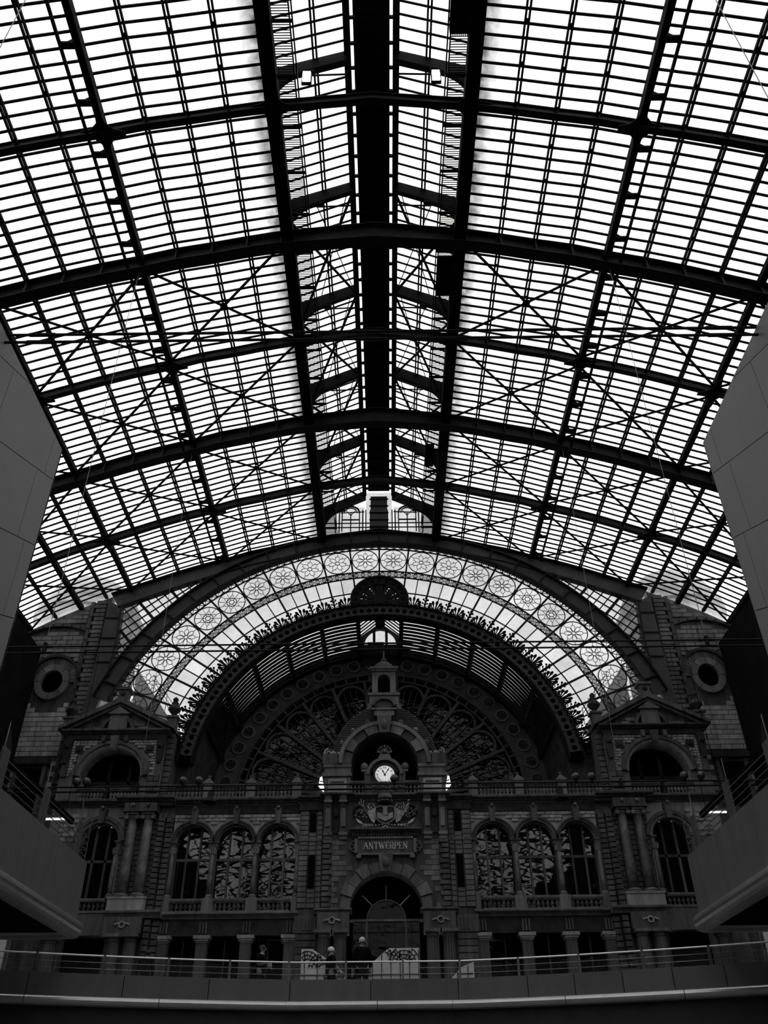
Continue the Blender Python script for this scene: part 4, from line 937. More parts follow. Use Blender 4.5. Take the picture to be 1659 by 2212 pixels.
def lettering(parent, text, cx, z0, h, y, width, mat):
    gap = .16; tot = sum(letter(c, h)[0] for c in text)+gap*(len(text)-1); k = width/tot; x = cx-width/2
    for c in text:
        w, S, B = letter(c, h); m = MB()
        for a, b, c2, d, wd in S: m.bar((x+a*k, y, z0+b*h),(x+c2*k, y, z0+d*h), wd*h*.9, .05, (0,1,0))
        for bx, bz, r in B:
            T_ = [PI*i/10 for i in range(11)]
            m.ribbon([(x+bx*k+(r-.03)*.75*h*math.sin(q), z0+bz*h+(r-.03)*h*math.cos(q)) for q in T_], [(x+bx*k+(r+.1*math.sin(q))*.85*h*math.sin(q), z0+bz*h+(r+.03)*h*math.cos(q)) for q in T_], y-.025, y+.025)
        P('letter', m, mat, parent); x += (w+gap)*k
lettering(npanel, 'ANTWERPEN', FX, 14.64, .44, YD-.245, 2.72, 'letter')
# coat of arms
t = T('coat_of_arms', 'gilded coat of arms with castle shield, trident, winged staff and cornucopias above the name panel', 'emblem', (FX,YD,15.9))
m = MB(1, FX); m.box(-1.95,1.95,YD-.35,YD,15.9,16.15); P('base', m, 'stone', t)
sh = [(-.62,17.25),(-.66,16.9),(-.6,16.55),(-.35,16.3),(0,16.18),(.35,16.3),(.6,16.55),(.66,16.9),(.62,17.25),(.3,17.35),(-.3,17.35)]
m = MB(1, FX); m.prism(sh, YD-.4, YD-.15); shd = P('shield', m, 'stone_dark', t)
m = MB(1, FX); m.path([(x, YD-.42, z) for x, z in sh+sh[:1]], .07, 6); P('shield_rim', m, 'bronze', shd)
m = MB(1, FX); m.prism([(-.5,16.95),(0,16.8),(.5,16.95),(.5,16.6),(0,16.35),(-.5,16.6)], YD-.47, YD-.4); m.box(-.13,.13,YD-.52,YD-.4,16.75,17.22); m.box(-.17,.17,YD-.53,YD-.4,17.2,17.28); m.box(-.19,.19,YD-.5,YD-.44,16.84,16.88); P('castle', m, 'stone_light', shd)
for s in (-1, 1):
    m = MB(s, FX)
    A = [(.66,17.3),(.78,17.5),(.98,17.52),(1.1,17.36),(1.04,17.18),(.9,17.2),(.88,17.33),(.97,17.36)]; m.path([(x,YD-.4,z) for x, z in A], .055, 6)
    m.prism([(.68,17.25),(1.08,17.2),(1.12,16.9),(.95,16.5),(.7,16.25),(.62,16.5),(.74,16.85)], YD-.36, YD-.2); P('scroll', m, 'bronze', t)
    m = MB(s, FX)
    for k in range(6): m.path([(1.85-.07*k,YD-.35,16.6-.05*k),(1.7-.05*k,YD-.38,16.3-.02*k),(1.3-.05*k,YD-.36,16.14+.01*k),(.8,YD-.34,16.12+.02*k)], .035, 5)
    P('cornucopia', m, 'bronze', t)
    m = MB(s, FX)
    for k in range(26):
        x = 1.55+random.uniform(-.38,.4); z = 16.95+random.uniform(-.3,.3); m.ball((x,YD-.32+random.uniform(-.08,.05),z),random.uniform(.04,.085),5)
    P('fruit', m, 'bronze', t)
    m = MB(s, FX)
    for k in range(9): a = .2+k*.16; leaf(m, 1.5, 16.9, a, .62, .12, YD-.25)
    P('foliage', m, 'stone_dark', t)
    m = MB(s, FX)
    for k in range(7): m.ball((.2+k*.2,YD-.4,16.14-.02*k),.075,6)
    P('garland', m, 'bronze', t)
    m = MB(s, FX); m.bar((0,YD-.4,16.1),(.3,YD-.4,15.85),.09,.06,(0,1,0)); P('ribbon_end', m, 'bronze', t)
m = MB(1, FX); m.tube((-.85,YD-.45,16.35),(-1.38,YD-.45,17.35),.035,6)
for dx, dz in ((-.28,.32),(-.14,.5),(.02,.42)): m.path([(-1.38,YD-.45,17.35),(-1.38+dx*.9-.03,YD-.45,17.35+.12),(-1.38+dx,YD-.45,17.35+dz)], .03, 5)
P('trident', m, 'bronze', t)
m = MB(1, FX); m.tube((.9,YD-.45,16.35),(1.5,YD-.45,17.6),.035,6); m.ball((1.52,YD-.45,17.68),.11,8)
for k in range(3):
    q = .35+k*.2; x = .9+.6*q; z = 16.35+1.25*q; m.arc(z, .07+.03*k, .11+.03*k, .3, 2*PI-.6, YD-.49, YD-.43, 10, x-.03)
for sg in (-1, 1): m.path([(1.38,YD-.45,17.35),(1.38+sg*.16,YD-.45,17.45+.06*sg),(1.38+sg*.24,YD-.45,17.6)], .03, 5)
P('winged_staff', m, 'bronze', t)
m = MB(1, FX); m.lathe([(.42,17.85),(.46,17.95),(.44,18.1),(.5,18.2)], (0,YD-.35,0), 16); P('crown_basket', m, 'stone_mid', t)
m = MB(1, FX)
for k in range(9): m.ball((.44*math.cos(k*2*PI/9+.17),YD-.35+.3*math.sin(k*2*PI/9+.17),17.72),.055,6)
m.lathe([(.4,17.62),(.44,17.66),(.4,17.7)], (0,YD-.35,0), 14); P('crown', m, 'bronze', t)
# ------------------------------------------------ clock pavilion on the terrace
pv = T('clock_pavilion', 'domed stone clock pavilion with an arched niche above the balcony', 'pavilion', (FX,YD,18.2))
zp = 20.42; rp, rpo = 2.22, 3.05
for s in (-1, 1):
    m = MB(s, FX); m.box(rp,3.95,YD,YD+2.4,18.2,20.3); P('pier', m, 'stone_mid', pv)
    m = MB(s, FX); m.box(rp-.08,4.1,YD-.15,YD+2.4,19.55,19.75); m.box(rp-.04,4.02,YD-.08,YD+2.4,20.2,zp); P('pier_cornice', m, 'stone_mid', pv)
    m = MB(s, FX); m.box(2.5,3.7,YD-.08,YD,18.4,19.4); P('pier_panel', m, 'stone_light', pv)
    m = MB(s, FX); m.box(2.65,3.55,YD-.12,YD-.06,18.6,18.7); m.box(2.65,3.55,YD-.12,YD-.06,19.1,19.2); P('panel_moulding', m, 'stone', pv)
    m = MB(s, FX); m.box(3.1,4.1,YD-.1,YD+1.2,zp,21.15); P('shoulder_block', m, 'stone', pv)
    m = MB(s, FX); spiral(m, 3.75, 21.3, .28, 1.3, PI/2, -1, .06)
    m.v = [(x,(y if y else 0)+YD+.1,z) for x, y, z in m.v]; m.ball((3.4,YD+.1,21.25),.16,6); m.ball((3.05,YD+.1,21.22),.13,6); P('shoulder_scroll', m, 'stone_light', pv)
n = 9
for k in range(n):
    a0 = -PI/2+PI*k/n; a1 = a0+PI/n
    m = MB(1, FX); m.arc(zp, rp, rpo-.25, a0+.01, a1-.01, YD-(.22 if k%2 else .08), YD+.4, 4); P('voussoir', m, 'stone_mid' if k%2 else 'stone', pv)
m = MB(1, FX); m.arc(zp, rpo-.25, rpo, -PI/2, PI/2, YD-.3, YD+.4, 32); P('archivolt', m, 'stone_mid', pv)
m = MB(1, FX); m.arc(zp, rp, rpo-.2, -PI/2, PI/2, YD+.38, YD+2.4, 24); P('niche_vault', m, 'stone', pv)
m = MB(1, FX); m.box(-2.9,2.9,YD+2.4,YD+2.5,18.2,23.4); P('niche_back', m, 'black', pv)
m = MB(1, FX); m.prism([(-.35,22.5),(.35,22.5),(.5,23.75),(-.5,23.75)], YD-.5, YD+.2); m.ball((0,YD-.45,23.1),.25,8,1.5); P('keystone', m, 'stone', pv)
m = MB(1, FX); m.box(-.7,.7,YD-.5,YD+.3,23.75,24.15); m.box(-.85,.85,YD-.6,YD+.3,24.15,24.28); P('keystone_block', m, 'stone_mid', pv)
m = MB(1, FX); m.arc(24.25, .72, .9, -1.25, 1.25, YD-.6, YD+.3, 14); m.arc(24.25, .0, .74, -1.2, 1.2, YD-.4, YD+.2, 12); P('keystone_hood', m, 'stone', pv)
for k in range(-3, 4):
    if k: a = k*.36; rosehead(pv, FX+3.2*math.sin(a), YD-.2, zp+3.2*math.cos(a), .17, 'bronze' if abs(k) in (2,) else 'stone_mid')
# ribbed dome behind the arch, courses of slate
m = MB(1, FX)
for k in range(13):
    q0 = k/13; q1 = (k+1)/13
    z0_ = zp+.2+4.25*math.sin(q0*PI/2); z1_ = zp+.2+4.25*math.sin(q1*PI/2)
    r0 = 3.55*math.cos(q0*PI/2*.86); r1 = 3.55*math.cos(q1*PI/2*.86)
    mm = MB(1, FX); mm.lathe([(r0,z0_),(r0+.02,z0_+.02),(r1+.05,z1_)], (0,YD+.6,0), 20, 'z', 0., PI); P('slate_course', mm, 'dome_slate', pv)
m = MB(1, FX)
for k in range(22):
    a = -PI/2*.95+PI*.95*k/21; m.ball((3.5*math.sin(a),YD+.55,zp+.25+4.3*math.cos(a)),.1,5)
T_ = [-PI/2+PI*i/30 for i in range(31)]; m.ribbon([(3.38*math.sin(a), zp+.2+4.15*math.cos(a)) for a in T_], [(3.55*math.sin(a), zp+.2+4.35*math.cos(a)) for a in T_], YD+.42, YD+.72); P('dome_front_rib', m, 'stone_mid', pv)
m = MB(1, FX); A = [PI*i/24-PI/2 for i in range(25)]
m.ribbon([(2.95*math.sin(a), zp+2.95*math.cos(a)) for a in A], [(3.5*math.sin(a), zp+.2+4.25*math.cos(a)) for a in A], YD+.3, YD+.6); P('front_tympanum', m, 'dome_slate', pv)
m = MB(1, FX)
for k in range(26):
    z = zp+.3+k*.16; h0 = 3.5*math.sqrt(max(0, 1-((z-zp-.2)/4.25)**2)); r = math.sqrt(max(0, 3.05**2-(z-zp)**2)) if z-zp < 3.05 else 0
    for sg in (-1, 1):
        if h0-max(r,.0) > .15: m.box(sg*max(r,.0) if r else 0, sg*h0, YD+.27, YD+.3, z, z+.06)
P('slate_lines', m, 'stone_dark', pv, kind='stuff')
# cupola
t = T('cupola', 'small open stone cupola with dome and spire on the pavilion', 'cupola', (FX,YD+2.5,25.2))
yc = YD+2.5
m = MB(1, FX); m.box(-1.2,1.2,yc-1.2,yc+1.2,25.0,25.6); m.box(-1.05,1.05,yc-1.05,yc+1.05,25.6,26.4); m.box(-1.15,1.15,yc-1.15,yc+1.15,26.3,26.5); P('base', m, 'stone_mid', t)
for sx in (-1, 1):
    for sy in (-1, 1):
        m = MB(1, FX); m.box(sx*.45,sx*.85,yc+sy*.45,yc+sy*.85,26.5,28.0) if sy > 0 else m.box(sx*.45,sx*.85,yc-.85,yc-.45,26.5,28.0); P('corner_pier', m, 'stone_mid', t)
m = MB(1, FX); arch_cell(m, -.85, .85, 0, .45, 27.7, 28.4, yc-.85, yc+.85, 14); P('arched_head', m, 'stone', t)
m = MB(1, FX); m.box(-.95,.95,yc-.95,yc+.95,28.4,28.55); m.box(-1.05,1.05,yc-1.05,yc+1.05,28.55,28.72); P('cornice', m, 'stone_mid', t)
m = MB(1, FX); m.lathe([(.85,28.72),(.83,28.95),(.7,29.25),(.45,29.5),(.2,29.62),(.1,29.7)], (0,yc,0), 18); P('dome', m, 'stone', t, smooth=True)
m = MB(1, FX); m.lathe([(.1,29.65),(.2,29.78),(.2,29.9),(.08,30.02),(.06,30.5),(.01,31.1)], (0,yc,0), 10); P('spire', m, 'stone', t)
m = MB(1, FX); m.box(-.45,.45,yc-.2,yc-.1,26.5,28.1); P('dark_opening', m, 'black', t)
# clock
t = T('clock', 'white round clock with roman numerals in a carved stone case', 'clock', (FX,YD+.3,18.2))
yk = YD+.35
m = MB(1, FX); m.box(-1.25,1.25,yk,yk+.8,18.2,20.0); m.arc(19.78, 0.001, 1.12, -PI/2, PI/2, yk, yk+.8, 24); P('case', m, 'stone_dark', t)
m = MB(1, FX); m.arc(19.78, 1.0, 1.2, -PI/2, PI/2, yk-.2, yk+.1, 24); P('case_hood', m, 'stone_mid', t)
m = MB(1, FX); m.arc(19.78, .64, .78, 0, 2*PI-.001, yk-.12, yk, 36); P('bezel', m, 'stone_dark', t)
m = MB(1, FX); m.lathe([(.65,-.02),(.65,.02)], (0,yk-.04,19.78), 36, 'y'); dial = P('dial', m, 'clock_face', t)
for s in (-1, 1):
    m = MB(s, FX); m.box(1.0,1.55,yk-.12,yk+.6,20.0,20.14); m.ball((1.35,yk,20.38),.26,8); P('side_volute', m, 'stone_mid', t)
    m = MB(s, FX); m.box(.95,1.35,yk-.1,yk,18.2,20.0); P('case_pilaster', m, 'stone', t)
m = MB(1, FX); m.prism([(-.45,20.95),(.45,20.95),(.32,21.25),(-.32,21.25)], yk-.1, yk+.3)
P('crest_base', m, 'stone_mid', t)
m = MB(1, FX)
for k in range(-3, 4): leaf(m, 0, 21.2, k*.3, .75-.05*abs(k), .24, yk)
m.ball((0,yk-.08,21.45),.14,8); P('shell_crest', m, 'stone_mid', t)
def numeral(m, txt, a):
    w = {'I':.05,'V':.09,'X':.09}; tot = sum(w[c] for c in txt)+.015*(len(txt)-1); x = -tot/2; s, c = rim(a); r = .5
    def pt(u, v): return (r*s+u*c+v*s, yk-.07, 19.78+r*c-u*s+v*c)
    for ch in txt:
        W = w[ch]
        if ch == 'I': m.bar(pt(x+W/2,-.075), pt(x+W/2,.075), .028, .01, (0,1,0))
        elif ch == 'V': m.bar(pt(x,.075), pt(x+W/2,-.075), .028, .01, (0,1,0)); m.bar(pt(x+W,.075), pt(x+W/2,-.075), .015, .01, (0,1,0))
        else: m.bar(pt(x,.075), pt(x+W,-.075), .028, .01, (0,1,0)); m.bar(pt(x+W,.075), pt(x,-.075), .015, .01, (0,1,0))
        x += W+.015
for k, txt in enumerate(('XII','I','II','III','IIII','V','VI','VII','VIII','IX','X','XI')):
    m = MB(1, FX); numeral(m, txt, k*PI/6); P('numeral', m, 'black', dial)
m = MB(1, FX)
for k in range(60): s, c = rim(k*PI/30); m.box(.605*s-.008,.605*s+.008,yk-.075,yk-.065,19.78+.605*c-.008,19.78+.605*c+.008)
P('minute_dots', m, 'black', dial, kind='stuff')
for a, ln, wd in ((R(-28),.36,.06),(R(33),.52,.04)):
    s, c = rim(a); m = MB(1, FX); m.bar((-.12*s,yk-.09,19.78-.12*c),(ln*s,yk-.09,19.78+ln*c),wd,.015,(0,1,0)); m.lathe([(.05,-.01),(.05,.01)], (ln*.72*s,yk-.09,19.78+ln*.72*c), 8, 'y'); m.lathe([(.06,-.01),(.06,.01)], (0,yk-.1,19.78), 10, 'y'); P('hand', m, 'black', dial)
for s in (-1, 1): balustrade('short stone balustrade beside the clock case', 'clock balustrades', s, 1.3, 2.3, 18.2, .95, YD-.1, 4)
t = T('clock_pedestal', 'carved stone pedestal under the clock', 'pedestal', (FX,YD-.3,18.2))
m = MB(1, FX); m.box(-1.3,1.3,YD-.35,YD+.2,18.2,19.05); P('block', m, 'stone', t)
m = MB(1, FX)
for k in range(22): m.ball((-1.1+k*.105,YD-.36,18.6+.2*math.sin(k*1.7)),.09,5)
P('carving', m, 'stone_mid', t)
# ================================================================ brick corners beside the end frame
for s in (-1, 1):
    cw = T('wall_%s_corner' % SIDE[s], 'slanting stone corner wall with a round window beside the end frame', None, (s*20.95,50.0,0), kind='structure')
    ORG[cw.name] = (0,0,0)
    top = lambda u: zroof(20.95+u)-.2
    def ell(o):
        o.location.z = oc[1]+(o.location.z-oc[1])*1.2; o.scale = (1,1,1.2)
    m = MB(s); m.prism([(-.1,3.2),(7.0,3.2)]+[(u, top(u)) for u in (7,5.6,4.0,2.2,1.0,-.1)], .05, .6); P('core', m, 'stone', cw)
    oc = (3.0, 27.9)
    def keep(x, z): return z < top(x)-.05 and math.hypot(x-oc[0], (z-oc[1])/1.2) > 1.75 and not (2.0 < x < 4.2 and 17.9 < z < 21.8) and abs(z-(32.9-.12*(x-3.3)**2)) > .2
    nz = 0
    for r in range(44):
        z0 = 17.9+r*.38; x = 1.45-(.4 if r%2 else 0)
        while x < 6.4:
            a, b = max(x, 1.45), x+.8; x = b
            if b-a < .1: continue
            if all(keep(px, pz) for px in (a,(a+b)/2,b) for pz in (z0, z0+.38)):
                inst('stone_block', light_me if r < 30 else stone_me, cw, (s*(a+b)/2, .0, z0+.19), (0,0,0), (b-a-.025, .12, .355))
    for r in range(46): z0 = 18.0+r*.38; L = .95 if r%2 else .8; inst('quoin', dark_me, cw, (s*(.15+L/2), -.08, z0+.19), (0,0,0), (L, .3, .33)) if z0 < top(.5)-.4 else None
    m = MB(s); m.box(1.12,1.38,-.16,.1,20.0,top(1.2)); P('iron_strap', m, 'iron_far', cw)
    for k in range(13): m = MB(s); m.lathe([(.02,-.06),(.06,-.04),(.07,.0)], (1.25,-.16,21+k*1.05), 8, 'y'); P('bolt', m, 'iron', cw)
    A = [i*.25+1.4 for i in range(19)]
    m = MB(s); m.ribbon([(x, 32.75-.12*(x-3.3)**2) for x in A], [(x, 33.0-.12*(x-3.3)**2) for x in A], -.22, .1); P('relieving_arch', m, 'iron_far', cw)
    for k in range(6): x = 1.8+k*.7; m = MB(s); m.lathe([(.02,-.06),(.06,-.04),(.07,.0)], (x,-.22,32.88-.12*(x-3.3)**2), 8, 'y'); P('bolt', m, 'iron', cw)
    n = 20
    for k in range(n):
        a0 = -PI/2+PI*k/n; m = MB(s); m.arc(oc[1], 1.24, 1.72, a0+.008, a0+PI/n-.008, -.1, .1, 2, oc[0]); ell(P('voussoir', m, 'stone', cw))
    m = MB(s); m.arc(oc[1], 1.75, 1.95, -1.45, 1.45, -.26, .1, 24, oc[0]); ell(P('hood_mould', m, 'stone_dark', cw))
    for k in range(8):
        a0 = 2*PI*k/8; m = MB(s); m.arc(oc[1], .78, 1.22, a0+.02, a0+PI/4-.02, -.28, .1, 4, oc[0]); ell(P('oculus_stone', m, 'stone_mid', cw))
    m = MB(s); m.lathe([(.8,-.01),(.8,.01)], (oc[0],.03,oc[1]), 28, 'y'); ell(P('oculus_glass', m, 'door_glass', cw))
    m = MB(s); m.box(2.2,4.0,.02,.04,18.0,21.2); P('window_dark', m, 'black', cw)
    for a in ((2.0,2.25,17.9,21.4),(3.95,4.2,17.9,21.4)): m = MB(s); m.box(a[0],a[1],-.15,.1,a[2],a[3]); P('window_jamb', m, 'stone', cw)
    m = MB(s); m.box(1.8,4.4,-.4,.1,21.4,21.8); P('window_hood', m, 'stone_dark', cw)
# the hall's dark sides, back end and floors
for s in (-1, 1):
    t = T('wall_%s' % SIDE[s], 'dark side wall of the hall under the eaves', None, (s*28.3,-15,0), kind='structure')
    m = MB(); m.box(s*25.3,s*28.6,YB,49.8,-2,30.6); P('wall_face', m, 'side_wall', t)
    for k in range(10):
        m = MB(); y = YE-k*BAY*2; m.box(s*24.9,s*25.4,y-.5,y+.5,-2,30.4) if y < 45 else None
        if m.v: P('wall_pier', m, 'side_wall', t)
    m = MB(); m.box(s*13.0,s*14.9,YE+.15,YE+.5,18.2,22.8); P('reveal', m, 'stone_dark', t)
m = MB(); m.box(-28.6,28.6,YB-.5,YB,-2,30); P('wall_back', m, 'side_wall', None, 'dark far end wall of the hall', kind='structure')
m = MB(); m.box(-28.6,28.6,YB,58,-1.8,-1.6); P('floor', m, 'floor_stone', None, 'dark stone floor of the lower level', kind='structure')
# ================================================================ the curved deck with its railing
def yd(x): return 25.0-max(0., abs(x)-2.5)*.19-max(0., abs(x)-2.5)**2*.0125
dk = T('floor_deck', 'concrete deck crossing in front of the facade', None, (0,30,3), kind='structure')
X_ = [-17+i*.5 for i in range(69)]
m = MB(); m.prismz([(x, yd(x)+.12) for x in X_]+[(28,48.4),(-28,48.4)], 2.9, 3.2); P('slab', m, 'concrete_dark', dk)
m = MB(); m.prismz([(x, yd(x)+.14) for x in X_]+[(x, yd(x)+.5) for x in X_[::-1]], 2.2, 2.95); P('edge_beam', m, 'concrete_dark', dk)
J = [-16.5,-14.2,-12,-9.6,-7.2,-4.9,-2.6,-.2,2.4,4.4,5.7,7.0,8.3,9.6,10.9,12.2,13.6,16.5]
for a, b in zip(J, J[1:]):
    n = 5; q = [a+.012+(b-a-.024)*i/n for i in range(n+1)]
    m = MB(); m.prismz([(x, yd(x)) for x in q]+[(x, yd(x)+.14) for x in q[::-1]], 3.12, 3.73); P('fascia_panel', m, 'concrete', dk)
m = MB(); m.prismz([(x, yd(x)+.02) for x in X_]+[(x, yd(x)+.12) for x in X_[::-1]], 3.12, 3.7); P('joint_backing', m, 'joint', dk)
J2 = [-16.5,-13,-9.6,-6.2,-2.7,.0,2.2,5.4,8.5,11.6,16.5]
for a, b in zip(J2, J2[1:]):
    n = 6; q = [a+.01+(b-a-.02)*i/n for i in range(n+1)]
    m = MB(); m.path([(x, yd(x)-.02, 3.0) for x in q], .135, 14); P('edge_tube', m, 'tube_metal', dk)
rl = T('deck_railing', 'steel and glass railing along the curved deck edge', 'railing', (0,25,3.5))
PX_ = [-.95+1.72*k for k in range(-9, 10)]
for x in PX_:
    m = MB(); y = yd(x)+.16; m.box(x-.03,x+.03,y-.05,y+.05,3.2,4.27); P('post', m, 'steel_dull', rl)
for a, b in zip(PX_, PX_[1:]):
    q = [a+(b-a)*i/3 for i in range(4)]
    m = MB(); m.path([(x, yd(x)+.16, 4.24) for x in q], .028, 8); P('handrail', m, 'rail_bright' if a < 0 or True else '', rl)
    for z in (3.55, 3.72, 3.89, 4.06):
        m = MB(); m.path([(x, yd(x)+.16, z) for x in q], .008, 4); P('cable', m, 'steel', rl)
    m = MB(); A = [(x, yd(x)+.2) for x in q]; m.prismz([(x+.0, y) for x, y in A]+[(x, y+.012) for x, y in A[::-1]], 3.25, 4.18); P('glass_panel', m, 'rail_glass', rl)
# ================================================================ side galleries and panelled walls
def clip(poly, f):     # keep the part of a convex polygon where f >= 0
    out = []
    for p, q in zip(poly, poly[1:]+poly[:1]):
        a, b = f(p), f(q)
        if a >= 0: out.append(p)
        if (a >= 0) != (b >= 0): k = a/(a-b); out.append((p[0]+(q[0]-p[0])*k, p[1]+(q[1]-p[1])*k))
    return out
for s in (-1, 1):
    sd = SIDE[s]
    GX = 8.5
    ga = T('floor_%s_gallery' % sd, 'raised concrete side gallery with a rounded metal lower edge', None, (s*10,12,5), kind='structure')
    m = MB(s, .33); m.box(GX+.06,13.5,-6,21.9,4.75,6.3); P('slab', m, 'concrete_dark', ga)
    Jg = [-6,2,5,8,10.4,12.8,15.2,17.6,19.8,22.0]
    for a, b in zip(Jg, Jg[1:]): m = MB(s, .33); m.box(GX,GX+.1,a+.006,b-.006,4.7,6.44); P('fascia_panel', m, 'concrete', ga)
    for k in range(3): m = MB(s, .33); m.box(GX+.1+k*1.7,GX+1.79+k*1.7,21.9,22.0,4.7,6.44); P('end_panel', m, 'concrete', ga)
    for a, b in zip([-6,6,11,16.4,20.6],[6,11,16.4,20.6,22.0]):
        m = MB(s, .33); m.tube((GX+.05,a+.008,4.62),(GX+.05,b-.008,4.62),.25,20); P('edge_tube', m, 'tube_metal', ga)
    m = MB(s, .33); m.ball((GX+.05,22.0,4.62),.25,16); m.tube((GX+.05,22.0,4.62),(13.5,22.0,4.62),.25,18); P('end_tube', m, 'tube_metal', ga)
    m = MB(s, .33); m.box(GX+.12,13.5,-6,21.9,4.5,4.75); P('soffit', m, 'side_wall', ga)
    gr = T('gallery_railing', 'gallery railing of upright steel plates and taut wires above the concrete edge', 'railing', (s*GX+.33,12,6.44), 'gallery railings')
    for k in range(7):
        y = 21.2-k*2.5
        m = MB(s, .33); m.box(GX+.04,GX+.08,y-.16,y+.16,6.3,7.35); P('plate_post', m, 'steel_dull', gr)
        m = MB(s, .33); m.tube((GX+.06,y-.15,7.3),(GX+.06,y-.15,7.95),.015,5); m.box(GX+.03,GX+.09,y-.18,y-.15,6.3,7.36); P('post_edge', m, 'steel', gr)
        m = MB(s, .33); m.prismx([(y-.15,7.35),(y-.15,7.95),(y+.25,7.35)], GX+.055, GX+.065); P('glass_fin', m, 'rail_glass', gr)
    for z in (6.6, 6.78, 6.96, 7.14): m = MB(s, .33); m.tube((GX+.06,3,z),(GX+.06,21.9,z),.011,4); m.tube((GX+.06,21.9,z),(13,21.9,z),.011,4); P('wire', m, 'steel', gr)
    m = MB(s, .33); m.bar((GX+.25,3,7.3),(GX+.25,21.0,7.3),.1,.15); P('dark_handrail', m, 'iron_black', gr)
    m = MB(s, .33); m.tube((GX+.06,21.9,6.4),(GX+.06,21.9,7.7),.014,5); P('end_rod', m, 'steel', gr)
    # tall panelled wall rising from the gallery
    pw = T('wall_%s_panels' % sd, 'tall wall of large grey cladding panels rising beside the atrium', None, (s*8.8,5,6), kind='structure')
    X0 = 8.75; Y1 = 15.4; Z1 = 15.9
    m = MB(s, .33); m.box(X0+.05,X0+4,-8,Y1-.04,4.5,Z1-.04); P('core', m, 'joint', pw)
    sl = .49
    for k in range(-8, 8):
        zb = lambda y: 14.75+sl*(y-Y1)+k*2.2
        cuts = [-8,-5,-1.8,1.4,4.6,7.8,11.0,14.5 if k%2 else 14.9,Y1] if k%2 else [-8,-3.4,-.2,3.0,6.2,9.4,12.4,14.85,Y1]
        for a, b in zip(cuts, cuts[1:]):
            a2, b2 = a+.008, b-.008
            poly = [(a2, zb(a2)+.012),(b2, zb(b2)+.012),(b2, zb(b2)+2.188),(a2, zb(a2)+2.188)]
            poly = clip(clip(poly, lambda p: Z1-p[1]), lambda p: p[1]-6.44)
            if len(poly) >= 3: m = MB(s, .33); m.prismx(poly, X0, X0+.06); P('cladding_panel', m, 'panel', pw)
    m = MB(s, .33); m.box(X0,X0+4,Y1-.05,Y1,6.44,Z1); P('end_panel', m, 'panel', pw)
    m = MB(s, .33); m.box(X0,X0+4,-8,Y1,Z1-.04,Z1+.0); P('coping', m, 'panel', pw)
    # tube light and shop front beyond the gallery
    yt = 24.52; c = s*10.75+.3
    tl = T('tube_light', 'bright fluorescent tube light hung from the cables beyond the gallery railing', 'lamp', (c,yt,8.6), 'tube lights')
    m = MB(); m.tube((c-.34,yt,8.62),(c+.34,yt,8.62),.035,8); P('tube', m, 'tube_glow', tl)
    m = MB(); m.box(c-.38,c+.38,yt-.05,yt+.05,8.66,8.74); P('fitting', m, 'steel_dull', tl)
    m = MB(); m.tube((c-.3,yt,8.7),(c-.3,yt,14.96),.01,4); m.tube((c+.3,yt,8.7),(c+.3,yt,14.96),.01,4); P('hanger', m, 'iron_black', tl)
    sf = T('shop_front', 'pale shop front with upright frames under the gallery end', 'shop front', (s*14.3,31,3.2), 'pale shop fronts')
    m = MB(s, .22); m.box(14.25,16.4,31,31.1,3.2,6.2); P('lit_wall', m, 'lit_shop', sf)
    for x in (14.25,14.7,15.3,15.95): m = MB(s, .22); m.box(x-.04,x+.04,30.85,31.0,3.2,6.3); P('frame_post', m, 'steel_dull', sf)
    m = MB(s, .22); m.box(14.8,15.2,30.9,31.0,3.5,5.6); P('door_leaf', m, 'steel', sf)
    m = MB(s, .22); m.box(14.9,15.1,30.86,30.9,4.0,4.6); P('notice', m, 'black', sf)
# ================================================================ hanging cables, globes, lamps
for k, (y, z) in enumerate(((37.26,14.62),(24.52,15.08),(11.78,15.75))):
    t = T('suspended_cable', 'pair of taut cables slung right across the hall, '+['hung with dark globes before the facade','on the second roof arch line','fixed between the two panelled walls'][k], 'cable', (0,y,z))
    for dz in (.14, -.12):
        xl, xr = (-25.28, 25.28) if k < 2 else (-8.44, 9.06)
        m = MB(); m.tube((xl,y,z+dz),(xr,y,z+dz),.035 if k else .045,6); P('cable', m, 'iron', t)
        for x in ((-12.2, -3.3, 0, 12.2) if k < 2 else (-7.6, 0, 8.2)): m = MB(); m.tube((x-.3,y,z+dz),(x+.3,y,z+dz),.05,6); P('coupling', m, 'iron', t)
    for s in (-1, 1):
        hw = T('hanging_wire', 'thin vertical wire dropping from the roof to '+['the globe cables before the facade','the middle cables','the top of the panelled wall'][k], 'wire', (s*12.2,y,z), 'thin hanging wires')
        z2 = z if k < 2 else 16.0
        m = MB(); m.tube((s*12.2,y,z2),(s*12.2,y,38.4),.014,4); P('wire', m, 'steel_dull', hw)
        m = MB(); m.box(s*12.2-.06,s*12.2+.06,y-.06,y+.06,z2-.1,z2+.3); P('clamp', m, 'iron', hw)
for x in (-15.35,-14.85,-9.95,-9.15,.75,9.95,10.75,15.45,16.3):
    y, z = 37.26, 14.62
    t = T('globe_lamp', 'dark round globe '+('in front of the clock' if x == .75 else 'one of a pair')+' on the suspended cables', 'globe', (x,y,z+.14), 'single globe before the clock' if x == .75 else 'paired globes on the cables')
    m = MB(); m.ball((x,y,z+.42),.21,14); P('globe', m, 'globe', t, smooth=True)
    m = MB(); m.lathe([(.07,.1),(.05,.16),(.05,.24)], (x,y,z), 8); P('neck', m, 'iron_black', t)
